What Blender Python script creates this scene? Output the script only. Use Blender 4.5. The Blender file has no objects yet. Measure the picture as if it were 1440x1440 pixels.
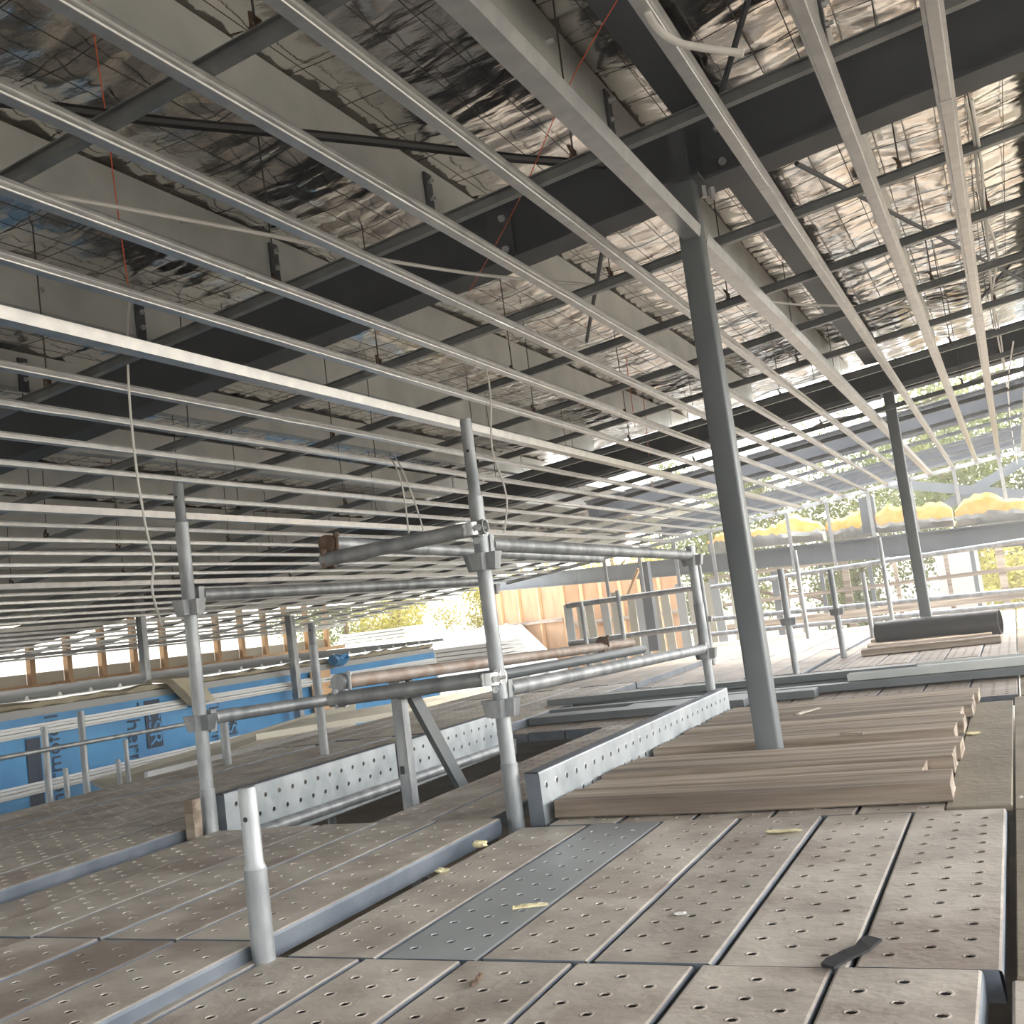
import bpy, bmesh, math, random
import numpy as np
from mathutils import Vector, Matrix

# ------------------------------------------------------------------ camera
FPX, YAW, PITCH, ROLL, EYE = 1474.38, -.43624, .105293, -.129025, .62
fwd = Vector((math.sin(YAW) * math.cos(PITCH), math.cos(YAW) * math.cos(PITCH), math.sin(PITCH)))
r0 = fwd.cross(Vector((0, 0, 1))).normalized()
u0 = r0.cross(fwd)
rgt = math.cos(ROLL) * r0 + math.sin(ROLL) * u0
upv = -math.sin(ROLL) * r0 + math.cos(ROLL) * u0
ORI = Vector((0, 0, EYE))
cam_d = bpy.data.cameras.new('camera')
cam_d.sensor_width = 36
cam_d.lens = FPX / 1440 * 36
cam_d.clip_start = .02
cam_d.clip_end = 500
cam = bpy.data.objects.new('camera', cam_d)
m = Matrix((rgt, upv, -fwd)).transposed().to_4x4()
m.translation = ORI
cam.matrix_world = m
scene = bpy.context.scene
C = scene.collection
C.objects.link(cam)
scene.camera = cam

# ------------------------------------------------------------------ light and exposure
SUN_AZ, SUN_EL = math.radians(40), math.radians(52)      # azimuth from +Y towards +X
world = bpy.data.worlds.new('world')
scene.world = world
world.use_nodes = True
nt = world.node_tree
nt.nodes.clear()
wo = nt.nodes.new('ShaderNodeOutputWorld')
bg = nt.nodes.new('ShaderNodeBackground')
sky = nt.nodes.new('ShaderNodeTexSky')
sky.sky_type = 'NISHITA'
sky.sun_disc = False
sky.sun_elevation = SUN_EL
sky.sun_rotation = SUN_AZ
sky.air_density = 1.0
sky.dust_density = 2.5
hs = nt.nodes.new('ShaderNodeHueSaturation')
hs.inputs['Saturation'].default_value = .28
nt.links.new(sky.outputs[0], hs.inputs['Color'])
wm = nt.nodes.new('ShaderNodeMix'); wm.data_type = 'RGBA'; wm.blend_type = 'MULTIPLY'
wm.inputs[0].default_value = 1; wm.inputs[7].default_value = (1, .97, .915, 1)      # hazy warm daylight
nt.links.new(hs.outputs[0], wm.inputs[6]); nt.links.new(wm.outputs[2], bg.inputs['Color'])
bg.inputs['Strength'].default_value = .55
nt.links.new(bg.outputs[0], wo.inputs['Surface'])
sun_d = bpy.data.lights.new('sun', 'SUN')
sun_d.energy = 1.4
sun_d.angle = math.radians(.6)
sun_d.color = (1, .87, .68)
sun = bpy.data.objects.new('sun', sun_d)
sdir = Vector((math.sin(SUN_AZ) * math.cos(SUN_EL), math.cos(SUN_AZ) * math.cos(SUN_EL), math.sin(SUN_EL)))
sun.rotation_euler = (-sdir).to_track_quat('-Z', 'Y').to_euler()
sun.location = (4, 10, 12)
C.objects.link(sun)
vs = scene.view_settings
vs.view_transform = 'Standard'
vs.look = 'None'
vs.gamma = 1
vs.use_curve_mapping = False
vs.exposure = 1.6

ORD = 'first second third fourth fifth sixth seventh eighth ninth tenth eleventh twelfth thirteenth fourteenth fifteenth sixteenth seventeenth eighteenth nineteenth twentieth'.split()
def nth(i): return ORD[i] if i < 20 else 'twenty-' + ORD[i - 20]
random.seed(7)
rnd = random.uniform

# ------------------------------------------------------------------ helpers
def px(x, y, X=None, Y=None, Z=None):
    """world point seen at photograph pixel (x, y) on the plane X=, Y= or Z="""
    d = rgt * ((x - 720) / FPX) - upv * ((y - 720) / FPX) + fwd
    if X is not None: t = X / d.x
    elif Y is not None: t = Y / d.y
    else: t = (Z - EYE) / d.z
    return ORI + d * t

SLOPE = .095
K = .935
def zc(x): return EYE + K * (1.48 + SLOPE * .975) + SLOPE * x      # underside of the ceiling battens
XDIR = Vector((1, 0, SLOPE)).normalized()

MATS = {}
def mat(name, col, rough=.6, metal=0., col2=None, scale=6., detail=6., stretch=(1, 1, 1), bump=0., bscale=40., lo=.35, hi=.65,
        rand=0., trans=0., spec=.5, col3=None, scale3=2., lo3=.55, hi3=.7, rough2=None):
    mt = bpy.data.materials.new(name)
    mt.use_nodes = True
    n = mt.node_tree.nodes; L = mt.node_tree.links
    b = n['Principled BSDF']
    b.inputs['Roughness'].default_value = rough
    b.inputs['Metallic'].default_value = metal
    b.inputs['Specular IOR Level'].default_value = spec
    tc = n.new('ShaderNodeTexCoord')
    mp = n.new('ShaderNodeMapping')
    mp.inputs['Scale'].default_value = stretch
    oi = n.new('ShaderNodeObjectInfo')
    ml = n.new('ShaderNodeMath'); ml.operation = 'MULTIPLY'; ml.inputs[1].default_value = 37.
    L.new(oi.outputs['Random'], ml.inputs[0])
    cx = n.new('ShaderNodeCombineXYZ')
    for i in range(3): L.new(ml.outputs[0], cx.inputs[i])
    L.new(tc.outputs['Object'], mp.inputs['Vector'])
    L.new(cx.outputs[0], mp.inputs['Location'])
    out = None
    if col2:
        ns = n.new('ShaderNodeTexNoise')
        ns.inputs['Scale'].default_value = scale; ns.inputs['Detail'].default_value = detail
        L.new(mp.outputs[0], ns.inputs['Vector'])
        cr = n.new('ShaderNodeMapRange'); cr.inputs[1].default_value = lo; cr.inputs[2].default_value = hi
        L.new(ns.outputs['Fac'], cr.inputs[0])
        mx = n.new('ShaderNodeMix'); mx.data_type = 'RGBA'
        mx.inputs[6].default_value = (*col, 1); mx.inputs[7].default_value = (*col2, 1)
        L.new(cr.outputs[0], mx.inputs[0]); out = mx.outputs[2]
        if rough2 is not None:
            mr = n.new('ShaderNodeMapRange'); mr.inputs[3].default_value = rough; mr.inputs[4].default_value = rough2
            L.new(cr.outputs[0], mr.inputs[0]); L.new(mr.outputs[0], b.inputs['Roughness'])
        if col3:
            n3 = n.new('ShaderNodeTexNoise'); n3.inputs['Scale'].default_value = scale3; n3.inputs['Detail'].default_value = 8
            L.new(mp.outputs[0], n3.inputs['Vector'])
            c3 = n.new('ShaderNodeMapRange'); c3.inputs[1].default_value = lo3; c3.inputs[2].default_value = hi3
            L.new(n3.outputs['Fac'], c3.inputs[0])
            m3 = n.new('ShaderNodeMix'); m3.data_type = 'RGBA'
            L.new(out, m3.inputs[6]); m3.inputs[7].default_value = (*col3, 1)
            L.new(c3.outputs[0], m3.inputs[0]); out = m3.outputs[2]
    if rand and out is None:
        rg = n.new('ShaderNodeRGB'); rg.outputs[0].default_value = (*col, 1); out = rg.outputs[0]
    if rand:
        hv = n.new('ShaderNodeHueSaturation')
        rr = n.new('ShaderNodeMapRange'); rr.inputs[3].default_value = 1 - rand; rr.inputs[4].default_value = 1 + rand
        L.new(oi.outputs['Random'], rr.inputs[0]); L.new(rr.outputs[0], hv.inputs['Value']); L.new(out, hv.inputs['Color']); out = hv.outputs[0]
    if out: L.new(out, b.inputs['Base Color'])
    else: b.inputs['Base Color'].default_value = (*col, 1)
    if bump:
        nb = n.new('ShaderNodeTexNoise'); nb.inputs['Scale'].default_value = bscale; nb.inputs['Detail'].default_value = 5
        L.new(mp.outputs[0], nb.inputs['Vector'])
        bp = n.new('ShaderNodeBump'); bp.inputs['Strength'].default_value = bump; bp.inputs['Distance'].default_value = .01
        L.new(nb.outputs['Fac'], bp.inputs['Height']); L.new(bp.outputs[0], b.inputs['Normal'])
    if trans:
        tr = n.new('ShaderNodeBsdfTranslucent')
        if out: L.new(out, tr.inputs['Color'])
        else: tr.inputs['Color'].default_value = (*col, 1)
        ms = n.new('ShaderNodeMixShader'); ms.inputs[0].default_value = trans
        L.new(b.outputs[0], ms.inputs[1]); L.new(tr.outputs[0], ms.inputs[2])
        L.new(ms.outputs[0], n['Material Output'].inputs['Surface'])
    MATS[name] = mt
    return mt

mat('dusty_plank', (.37, .325, .28), .52, .1, (.57, .515, .45), 5.5, 12, bump=.3, bscale=45, rand=.12, col3=(.32, .265, .225), scale3=3.4, lo3=.52, hi3=.66, lo=.34, hi=.60)
mat('darkened_plank', (.22, .18, .14), .6, .1, (.34, .285, .235), 4, 10, bump=.3, bscale=45, rand=.12)  # plank tone darkened to offset the open sky light on the far deck
mat('clean_plank', (.36, .385, .395), .42, .35, (.44, .465, .475), 4, 5, rand=.05)
mat('toe_plank', (.34, .375, .40), .42, .5, (.48, .515, .54), 9, 7, rand=.05, col3=(.30, .33, .36), scale3=7)
mat('plank_side', (.095, .115, .145), .55, .3, (.165, .185, .215), 8, 7)
mat('tube_galv', (.23, .245, .26), .48, .5, (.42, .435, .445), 16, 9, stretch=(1, 1, .35), rand=.1, bump=.1, bscale=90)
mat('tube_rust', (.30, .22, .17), .6, .4, (.42, .37, .34), 12, 8, rand=.1, bump=.15)
mat('rust', (.11, .07, .05), .75, .3, (.20, .13, .09), 30)
mat('zinc', (.50, .505, .51), .36, .85, (.60, .60, .59), 14, 5, rand=.06)
mat('zinc_rail', (.20, .21, .22), .42, .75, (.27, .28, .28), 10, 5, rand=.05)
mat('purlin', (.50, .52, .51), .48, .3, (.64, .645, .62), 3.5, 9, rand=.05, rough2=.5)
mat('dark_steel', (.062, .069, .082), .5, .0, (.08, .087, .10), 3, 6)
mat('column_steel', (.125, .14, .152), .42, .1, (.155, .17, .182), 3, 6)
mat('bolt', (.62, .63, .64), .35, .9)
mat('timber_old', (.20, .15, .11), .85, 0, (.44, .36, .285), 14, 12, stretch=(.07, 1.6, 1.6), bump=1., bscale=26, rand=.16, col3=(.15, .115, .09), scale3=5, lo3=.54, hi3=.68, lo=.36, hi=.58)
mat('timber_pine', (.58, .33, .15), .7, 0, (.70, .45, .24), 6, 6, stretch=(1, 1, .15), rand=.1)
mat('plywood', (.36, .20, .10), .75, 0, (.46, .28, .155), 3, 8, stretch=(1, 1, .4), rand=.06)
mat('ply_dark', (.17, .145, .105), .8, 0, (.24, .205, .15), 5, 9, bump=.4, bscale=40, rand=.08)
mat('form_ply', (.17, .13, .09), .8, 0, (.27, .21, .15), 4, 9, bump=.3, rand=.08)
mat('foil', (.82, .80, .77), .14, 1., bump=.5, bscale=6, stretch=(1.2, 3.0, 1))
mat('foil_dull', (.26, .255, .23), .45, .6, (.36, .35, .32), 5, 6, bump=.6, bscale=14)
mat('wire', (.10, .095, .09), .5, .6)
mat('blue_wrap', (.03, .23, .52), .45, 0, (.05, .31, .62), 2.2, 5, bump=.2, bscale=6)
mat('ink', (.012, .03, .07), .6)
mat('cream_sheet', (.52, .48, .38), .6, 0, (.60, .56, .46), 1.5, 4)
mat('white_sheet', (.80, .80, .78), .5)
mat('white_roof', (.68, .69, .69), .45, .1, rand=.04)
mat('roof_metal', (.55, .55, .54), .5, .3, rand=.05)
mat('cable_white', (.74, .72, .68), .5)
mat('conduit_black', (.02, .02, .022), .45)
mat('pipe_black', (.022, .022, .024), .42, bump=.05)
mat('orange_string', (.75, .12, .04), .6)
mat('batt', (.76, .50, .19), .95, 0, (.82, .64, .34), 7, 6, bump=.8, bscale=18, trans=.55)
mat('foam_scrap', (.72, .63, .36), .95, 0, (.82, .74, .48), 12, bump=.8)
mat('kraft', (.45, .39, .27), .7, 0, (.55, .49, .36), 6, bump=.7, bscale=14)
mat('tape', (.012, .012, .014), .8)
mat('mud', (.07, .055, .04), .95, 0, (.13, .105, .075), 3, 9, bump=.6, bscale=12)
mat('gravel', (.20, .18, .15), .95, 0, (.28, .26, .22), 2, 8)
mat('bark', (.14, .10, .075), .9, 0, (.24, .17, .125), 5, 8, stretch=(1, 1, .2), bump=.8, bscale=14)
mat('leaf', (.10, .13, .05), .6, 0, (.19, .20, .075), .8, 3, trans=.55, rand=.2)
mat('leaf_gold', (.30, .28, .06), .6, 0, (.42, .38, .14), .8, 3, trans=.6, rand=.15)
mat('weather_wall', (.42, .42, .41), .8, 0, (.48, .47, .46), 1, 5)
mat('clear_film', (.92, .93, .93), .5, 0, trans=.75)

class MB:
    def __init__(s): s.v = []; s.f = []; s.mi = []
    def add(s, vs_, fs, mi=0):
        o = len(s.v); s.v += [tuple(v) for v in vs_]
        for f in fs: s.f.append(tuple(i + o for i in f)); s.mi.append(mi)
        return s
    def box(s, a, b, mi=0, bev=0.):
        x0, y0, z0 = a; x1, y1, z1 = b
        if bev:
            e = bev; vs_ = []
            for z, i in ((z0, e), (z0 + e, 0), (z1 - e, 0), (z1, e)):
                vs_ += [(x0 + i, y0 + i, z), (x1 - i, y0 + i, z), (x1 - i, y1 - i, z), (x0 + i, y1 - i, z)]
            fs = [(3, 2, 1, 0), (12, 13, 14, 15)]
            for k in range(3):
                for j in range(4): fs.append((4 * k + j, 4 * k + (j + 1) % 4, 4 * k + 4 + (j + 1) % 4, 4 * k + 4 + j))
            return s.add(vs_, fs, mi)
        vs_ = [(x0, y0, z0), (x1, y0, z0), (x1, y1, z0), (x0, y1, z0), (x0, y0, z1), (x1, y0, z1), (x1, y1, z1), (x0, y1, z1)]
        return s.add(vs_, [(3, 2, 1, 0), (4, 5, 6, 7), (0, 1, 5, 4), (1, 2, 6, 5), (2, 3, 7, 6), (3, 0, 4, 7)], mi)
    def sweep(s, prof, p0, p1, up=(0, 0, 1), mi=0, closed=True, caps=True):
        """closed 2D profile (side, up) extruded from p0 to p1"""
        p0 = Vector(p0); p1 = Vector(p1); d = (p1 - p0).normalized()
        sd = d.cross(Vector(up)).normalized(); u = sd.cross(d)
        n = len(prof); vs_ = [p + sd * a + u * b for p in (p0, p1) for a, b in prof]
        fs = [(i, (i + 1) % n, n + (i + 1) % n, n + i) for i in range(n if closed else n - 1)]
        if caps: fs += [tuple(range(n))[::-1], tuple(range(n, 2 * n))]
        return s.add(vs_, fs, mi)
    def bar(s, p0, p1, w, h, up=(0, 0, 1), mi=0):
        return s.sweep([(-w / 2, -h / 2), (w / 2, -h / 2), (w / 2, h / 2), (-w / 2, h / 2)], p0, p1, up, mi)
    def tube(s, pts, r, n=8, mi=0, hollow=0.):
        pts = [Vector(p) for p in pts]; k = len(pts)
        d = (pts[1] - pts[0]).normalized()
        a = Vector((0, 0, 1)) if abs(d.z) < .9 else Vector((1, 0, 0))
        sd = d.cross(a).normalized()
        rings = []
        for i, p in enumerate(pts):
            t = (pts[min(i + 1, k - 1)] - pts[max(i - 1, 0)]).normalized()
            sd = (sd - t * sd.dot(t)).normalized(); u = t.cross(sd)
            rr = r[i] if isinstance(r, (list, tuple)) else r
            rings.append([p + (sd * math.cos(2 * math.pi * j / n) + u * math.sin(2 * math.pi * j / n)) * rr for j in range(n)])
        vs_ = [v for q in rings for v in q]
        fs = [(i * n + j, i * n + (j + 1) % n, (i + 1) * n + (j + 1) % n, (i + 1) * n + j) for i in range(k - 1) for j in range(n)]
        if hollow:
            ins = []
            for i in (0, k - 1):
                ins.append([pts[i] + (v - pts[i]) * hollow for v in rings[i]])
            b = len(vs_); vs_ += ins[0] + ins[1]
            for j in range(n):
                j2 = (j + 1) % n
                fs.append((j2, j, b + j, b + j2)); fs.append(((k - 1) * n + j, (k - 1) * n + j2, b + n + j2, b + n + j))
                fs.append((b + j, b + n + j, b + n + j2, b + j2))
        else:
            fs += [tuple(range(n))[::-1], tuple(range((k - 1) * n, k * n))]
        return s.add(vs_, fs, mi)
    def mesh(s, name, mats, smooth=False):
        me = bpy.data.meshes.new(name)
        me.from_pydata(s.v, [], s.f)
        for q in (mats if isinstance(mats, (list, tuple)) else [mats]): me.materials.append(MATS[q])
        if any(s.mi): me.polygons.foreach_set('material_index', s.mi)
        if smooth:
            me.polygons.foreach_set('use_smooth', [len(f) <= 4 for f in s.f])
            try: me.set_sharp_from_angle(angle=math.radians(40))
            except Exception: pass
        me.update()
        return me
    def build(s, name, mats, parent=None, label=None, cat=None, group=None, kind=None, smooth=False, loc=None, rot=None):
        return put(name, s.mesh(name, mats, smooth), parent, label, cat, group, kind, loc, rot)

def put(name, me, parent=None, label=None, cat=None, group=None, kind=None, loc=None, rot=None):
    o = bpy.data.objects.new(name, me)
    C.objects.link(o)
    if parent: o.parent = parent
    if loc: o.location = loc
    if rot: o.rotation_euler = rot
    tag(o, label, cat, group, kind)
    return o

def tag(o, label=None, cat=None, group=None, kind=None):
    if label: o['label'] = label
    if cat: o['category'] = cat
    if group: o['group'] = group
    if kind: o['kind'] = kind

def thing(name, label, cat, loc=(0, 0, 0), rot=None, group=None):
    return put(name, None, None, label, cat, group, None, loc, rot)

def origin(o, p):
    """move a mesh object's origin to p, keeping it where it is"""
    p = Vector(p); o.data.transform(Matrix.Translation(-p)); o.location = p
    return o

def smooth_path(pts, n=6):
    P = [Vector(p) for p in pts]; out = []
    for i in range(len(P) - 1):
        a = P[max(i - 1, 0)]; b = P[i]; c = P[i + 1]; d = P[min(i + 2, len(P) - 1)]
        for k in range(n):
            t = k / n
            out.append(.5 * ((2 * b) + (c - a) * t + (2 * a - 5 * b + 4 * c - d) * t * t + (3 * b - a - 3 * c + d) * t ** 3))
    out.append(P[-1])
    return out

_rs = np.random.RandomState(3)
_tab = _rs.rand(256, 256)
def vnoise(x, y):
    xi = np.floor(x).astype(int); yi = np.floor(y).astype(int)
    fx = x - xi; fy = y - yi
    fx = fx * fx * (3 - 2 * fx); fy = fy * fy * (3 - 2 * fy)
    g = lambda a, b: _tab[a % 256, b % 256]
    return (g(xi, yi) * (1 - fx) + g(xi + 1, yi) * fx) * (1 - fy) + (g(xi, yi + 1) * (1 - fx) + g(xi + 1, yi + 1) * fx) * fy

# ================================================================== SETTING
# ground under the scaffold and around the building
g = MB()
g.box((-9.2, -4, -2.9), (6, 19, -2.8))
g.build('floor', 'mud', label='dark muddy ground floor under the scaffold deck', kind='structure')
g = MB()
g.box((-60, -40, -3.2), (60, 90, -3.0))
g.build('ground', 'gravel', label='dry bare ground around the building site', kind='structure')

g = MB(); g.box((2.8, -1.9, -2.9), (2.95, 13.6, .05)); g.box((2.8, -1.9, 2.15), (2.95, 13.6, 3.4))
for q in range(6): g.box((2.8, -1.9 + q * 3.0, .05), (2.95, -1.75 + q * 3.0, 2.15))
g.build('wall_right_added', 'weather_wall', label='plain added wall with openings for fill light along the right side', kind='structure')  # out-of-view wall added to cut side light, openings sized for fill
g = MB(); g.box((-9.0, -2.0, -2.9), (2.95, -1.85, .35)); g.box((-9.0, -2.0, .95), (2.95, -1.85, 3.4)); g.box((-9.0, -2.0, .35), (-5.0, -1.85, .95)); g.build('wall_back_added', 'weather_wall', label='plain added wall with a low fill light opening at the near end', kind='structure')  # out-of-view wall added to cut light from behind, opening sized for fill

g = MB(); g.box((-4.75, -1.85, -1.36), (2.8, 14.3, -1.3)); g.build('floor', 'mud', label='dark added slab blocking light below the scaffold deck', kind='structure')  # slab added to seal off light from below, so plank holes stay dark

# ------------------------------------------------------------------ roof foil with its wire mesh
PUR0, PURS = -1.26 * K, .92 * K
PZ = .556                                               # purlin underside above the batten plane
def foil_z(x, y):
    ph = (x - PUR0) / PURS
    sag = .028 * np.sin(np.pi * (ph - np.floor(ph))) ** 1
    wob = .030 * (vnoise(x * .9 + y * .4, y * 3.2 - x * .7) - .5)
    wr = .030 * np.abs(vnoise(x * 1.7 + 9, y * 8.5 + x * 1.5) - .5) ** .8
    fi = .022 * np.abs(vnoise(x * 5 + 3, y * 19 + x * 2) - .5) + .018 * np.abs(vnoise(x * 9 - y * 3, y * 15 + x * 4) - .5) + .010 * np.abs(vnoise(x * 15 + y * 6, y * 12 - x * 7) - .5)
    return zc(x) + PZ + .233 - sag + wob - wr - fi
def foil_patch(xa, xb, ya, yb, dx, dy):
    nx = int(round((xb - xa) / dx)) + 1; ny = int(round((yb - ya) / dy)) + 1
    gx, gy = np.meshgrid(np.linspace(xa, xb, nx), np.linspace(ya, yb, ny))
    gz = foil_z(gx, gy)
    v = np.stack([gx, gy, gz], -1).reshape(-1, 3)
    i = np.arange((ny - 1) * (nx - 1)); r = i // (nx - 1); c = i % (nx - 1)
    a = r * nx + c
    f = np.stack([a, a + nx, a + nx + 1, a + 1], -1)
    me = bpy.data.meshes.new('ceiling')
    me.from_pydata(v.tolist(), [], f.tolist())
    me.polygons.foreach_set('use_smooth', [True] * len(f))
    me.materials.append(MATS['foil']); me.update()
    return me
ceil = put('ceiling', foil_patch(-14.2, 2.75, -1.8, 11.1, .045, .03), label='crumpled silver foil sarking under the roof', kind='structure')
put('ceiling', foil_patch(-14.2, -5.0, 11.1, 21.0, .07, .06), label='silver foil sarking over the far left of the roof', kind='structure')
w = MB()
for k in range(-4, 44):                                   # wires along the roof fall
    y = 11 - k * .3 * 1.0 + .07
    if y > 10.2 or y < -1.5: continue
    pts = []
    for i in range(-14, 5):
        xp = PUR0 + i * PURS
        for q in (0, .5):
            xx = xp + q * PURS
            if -14.1 < xx < 2.5: pts.append((xx, y + rnd(-.01, .01), zc(xx) + PZ + (.2025 if q == 0 else .168)))
    w.tube(pts, .0022, 3)
for k in range(0, 75):                                    # wires along the purlins
    x = 2.4 - k * .15
    ph = (x - PUR0) / PURS
    z = zc(x) + PZ + .2025 - .034 * math.sin(math.pi * (ph - math.floor(ph)))
    w.tube([(x, -1.5, z), (x + rnd(-.02, .02), 3, z - .004), (x + rnd(-.02, .02), 7, z), (x, 10.2, z)], .0022, 3)
w.build('safety_mesh', 'wire', ceil, label='thin dark wire mesh under the foil', kind='stuff')

# ------------------------------------------------------------------ main steel
def ibeam(B, H, tf, tw, cz=0.):
    a = B / 2; b = tw / 2
    return [(-a, 0), (a, 0), (a, tf), (b, tf), (b, H - tf), (a, H - tf), (a, H), (-a, H), (-a, H - tf), (-b, H - tf), (-b, tf), (-a, tf)]

def cleat(mb, x, y, z, hgt=.24, mi=0):
    mb.box((x - .004, y - .045, z), (x + .004, y + .045, z + hgt), mi)

def bolts(parent, pts, axis, r=.012, n=None):
    for p in pts:
        b = MB(); p = Vector(p); a = Vector(axis)
        b.tube([p, p + a * .014], r, 6); b.tube([p + a * .014, p + a * .032], r * .55, 6)
        b.build('bolt', 'bolt', parent)

def main_beam(y, x0, x1, off, label, H=.295, B=.165):
    b = thing('steel_beam', label, 'beam', ((x0 + x1) / 2, y, zc((x0 + x1) / 2) + off))
    mb = MB()
    mb.sweep(ibeam(B, H, .013, .009), (x0, y, zc(x0) + off), (x1, y, zc(x1) + off))
    o = mb.build('beam_section', 'dark_steel', b); o.matrix_parent_inverse = Matrix.Translation(-Vector(b.location))
    return b
def kid(o, par):
    o.parent = par; o.matrix_parent_inverse = Matrix.Translation(-Vector(par.location)); return o

beam1 = main_beam(4.085, -14, 2.7, .240, 'dark painted steel roof beam bolted to the top of the front column')
beam2 = main_beam(10.15, -14, 2.7, .235, 'dark painted steel roof beam over the column beside the black pipe')
beam3 = main_beam(13.7, -5.2, 3.2, .25, 'dark painted steel roof beam beyond the foil, in front of the trees', .33)
beam4 = main_beam(17.0, -5.2, 3.4, .15, 'outermost dark steel roof beam above the ceiling edge trim', .26)
# splice plates and bolts on the front beam
for xx in (-1.78, -.80):
    mb = MB(); mb.box((xx - .06, 4.066, zc(xx) + .26), (xx + .06, 4.080, zc(xx) + .50)); kid(mb.build('splice_plate', 'dark_steel'), beam1)
    for dz in (.31, .45):
        b = MB(); p = Vector((xx + .02, 4.066, zc(xx) + dz)); b.tube([p, p + Vector((0, -.012, 0))], .017, 6); b.tube([p, p + Vector((0, -.03, 0))], .009, 6)
        kid(b.build('bolt', 'bolt'), beam1)

def column(x, y, top, label, s=.089):
    c = thing('steel_column', label, 'column', (x, y, -2.8))
    mb = MB(); h = s / 2; e = .011; pr = []
    for sx, sy in ((1, 1), (-1, 1), (-1, -1), (1, -1)):
        a0 = math.atan2(sy, sx) - math.pi / 4
        for k in range(4):
            a = a0 + k * math.pi / 6
            pr.append((sx * (h - e) + e * math.cos(a), sy * (h - e) + e * math.sin(a)))
    mb.sweep(pr, (x, y, -2.8), (x, y, top), up=(0, 1, 0))
    kid(mb.build('shaft', 'column_steel', smooth=True), c)
    mb = MB(); mb.box((x - .075, y - .07, top), (x + .075, y + .07, top + .012)); kid(mb.build('cap_plate', 'dark_steel'), c)
    mb = MB(); mb.box((x - .09, y - .09, -2.8), (x + .09, y + .09, -2.785)); kid(mb.build('base_plate', 'dark_steel'), c)
    return c
col1 = column(-.918, 3.945, zc(-.918) + .225, 'grey square steel column standing up through the timber boards', .088)
mb = MB(); mb.box((-.960, 3.955, zc(-.92) + .237), (-.900, 3.998, zc(-.92) + .50)); kid(mb.build('beam_cleat', 'dark_steel'), col1)
for p in ((-.855, 3.975, 2.215), (-.825, 3.99, 2.205)):
    b = MB(); b.tube([p, Vector(p) + Vector((0, 0, -.045))], .013, 6); kid(b.build('bolt', 'bolt'), col1)
col2 = column(-.772, 9.97, zc(-.772) + .223, 'grey square steel column beside the black pipe', .094)

# purlins sitting on the beams, web facing the camera side, and one dark beam beside the column line
cprof = [(0, 0), (.075, 0), (.075, .018), (.072, .018), (.072, .003), (.003, .003), (.003, .197), (.072, .197), (.072, .182), (.075, .182), (.075, .2), (0, .2)]
pl = 'galvanised steel roof purlin lying on the dark beams under the foil'
for i in range(-13, 4):
    x = PUR0 + i * PURS
    if x < -14: continue
    for (ya, yb) in ((-1.7, 10.3), (10.32, 17.2 if x > -5 else 20.9)):
        if ya > 5 and i % 2 and x > -5: continue
        mb = MB(); mb.sweep([(-q, z) for q, z in cprof][::-1], (x, ya, zc(x) + PZ), (x, yb, zc(x) + PZ))
        far = ya > 5
        p = mb.build('roof_purlin', 'purlin', None, ('bare end of the ' if far else '') + (nth(-i) + ' roof purlin from the lengthwise dark beam, hatch side' if i <= 0 else nth(i - 1) + ' roof purlin from the lengthwise dark beam, plywood side'), 'purlin', 'bare purlins past the foil' if far else 'purlins under the foil')
        origin(p, (x, (ya + yb) / 2, zc(x) + PZ))
        if not far and -6 < x:
            for yy in (3.93,):
                c = MB(); c.box((x + .001, yy - .03, zc(x) + PZ - .02), (x + .012, yy + .03, zc(x) + PZ + .165))
                kid(c.build('cleat', 'dark_steel'), p)
                for dz in (PZ + .045, PZ + .125):
                    b = MB(); b.tube([(x + .012, yy, zc(x) + dz), (x + .026, yy, zc(x) + dz)], .014, 6); b.tube([(x + .012, yy, zc(x) + dz), (x + .042, yy, zc(x) + dz)], .007, 6)
                    kid(b.build('bolt', 'bolt'), p)
            b = MB(); b.tube([(x, 3.32, zc(x) + .65), (x + .03, 3.32, zc(x) + .65)], .012, 6); kid(b.build('bolt', 'bolt'), p)
mb = MB(); mb.sweep(ibeam(.125, .19, .01, .007), (-.87, -1.7, zc(-.87) + .537), (-.87, 10.0, zc(-.87) + .537))
origin(mb.build('steel_beam', 'dark_steel', None, 'dark steel beam running lengthwise above the front column', 'beam'), (-.87, 4.6, zc(-.87) + .537))

# ------------------------------------------------------------------ ceiling battens and rails
YEND = 16.55
bat = [(.0, 0), (.0335, 0), (.0355, .0008), (.0368, .0028), (.0375, .0055), (.0378, .024), (.050, .0255), (.050, .0285), (.0362, .0278), (.0355, .0058), (.0335, .0022), (.0025, .0022), (.0005, .0058), (-.0002, .0278), (-.014, .0285), (-.014, .0255), (-.0018, .024), (-.0015, .0055), (-.001, .002)]
bat = [((a - .018) * K, b * K) for a, b in bat]
stud = [(-.032, 0), (.030, 0), (.041, .042), (.038, .042), (.029, .003), (-.029, .003), (-.029, .042), (-.032, .042)]
bx = [.39, .046, -.277, -.622, -.970, -1.288, -1.626, -1.970, -2.325, -2.678, -3.035, -3.440, -3.81, -4.19, -4.575, -4.96, -5.345]
while bx[-1] > -12.4: bx.append(bx[-1] - .385)
bx = [q * K for q in bx]
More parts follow.
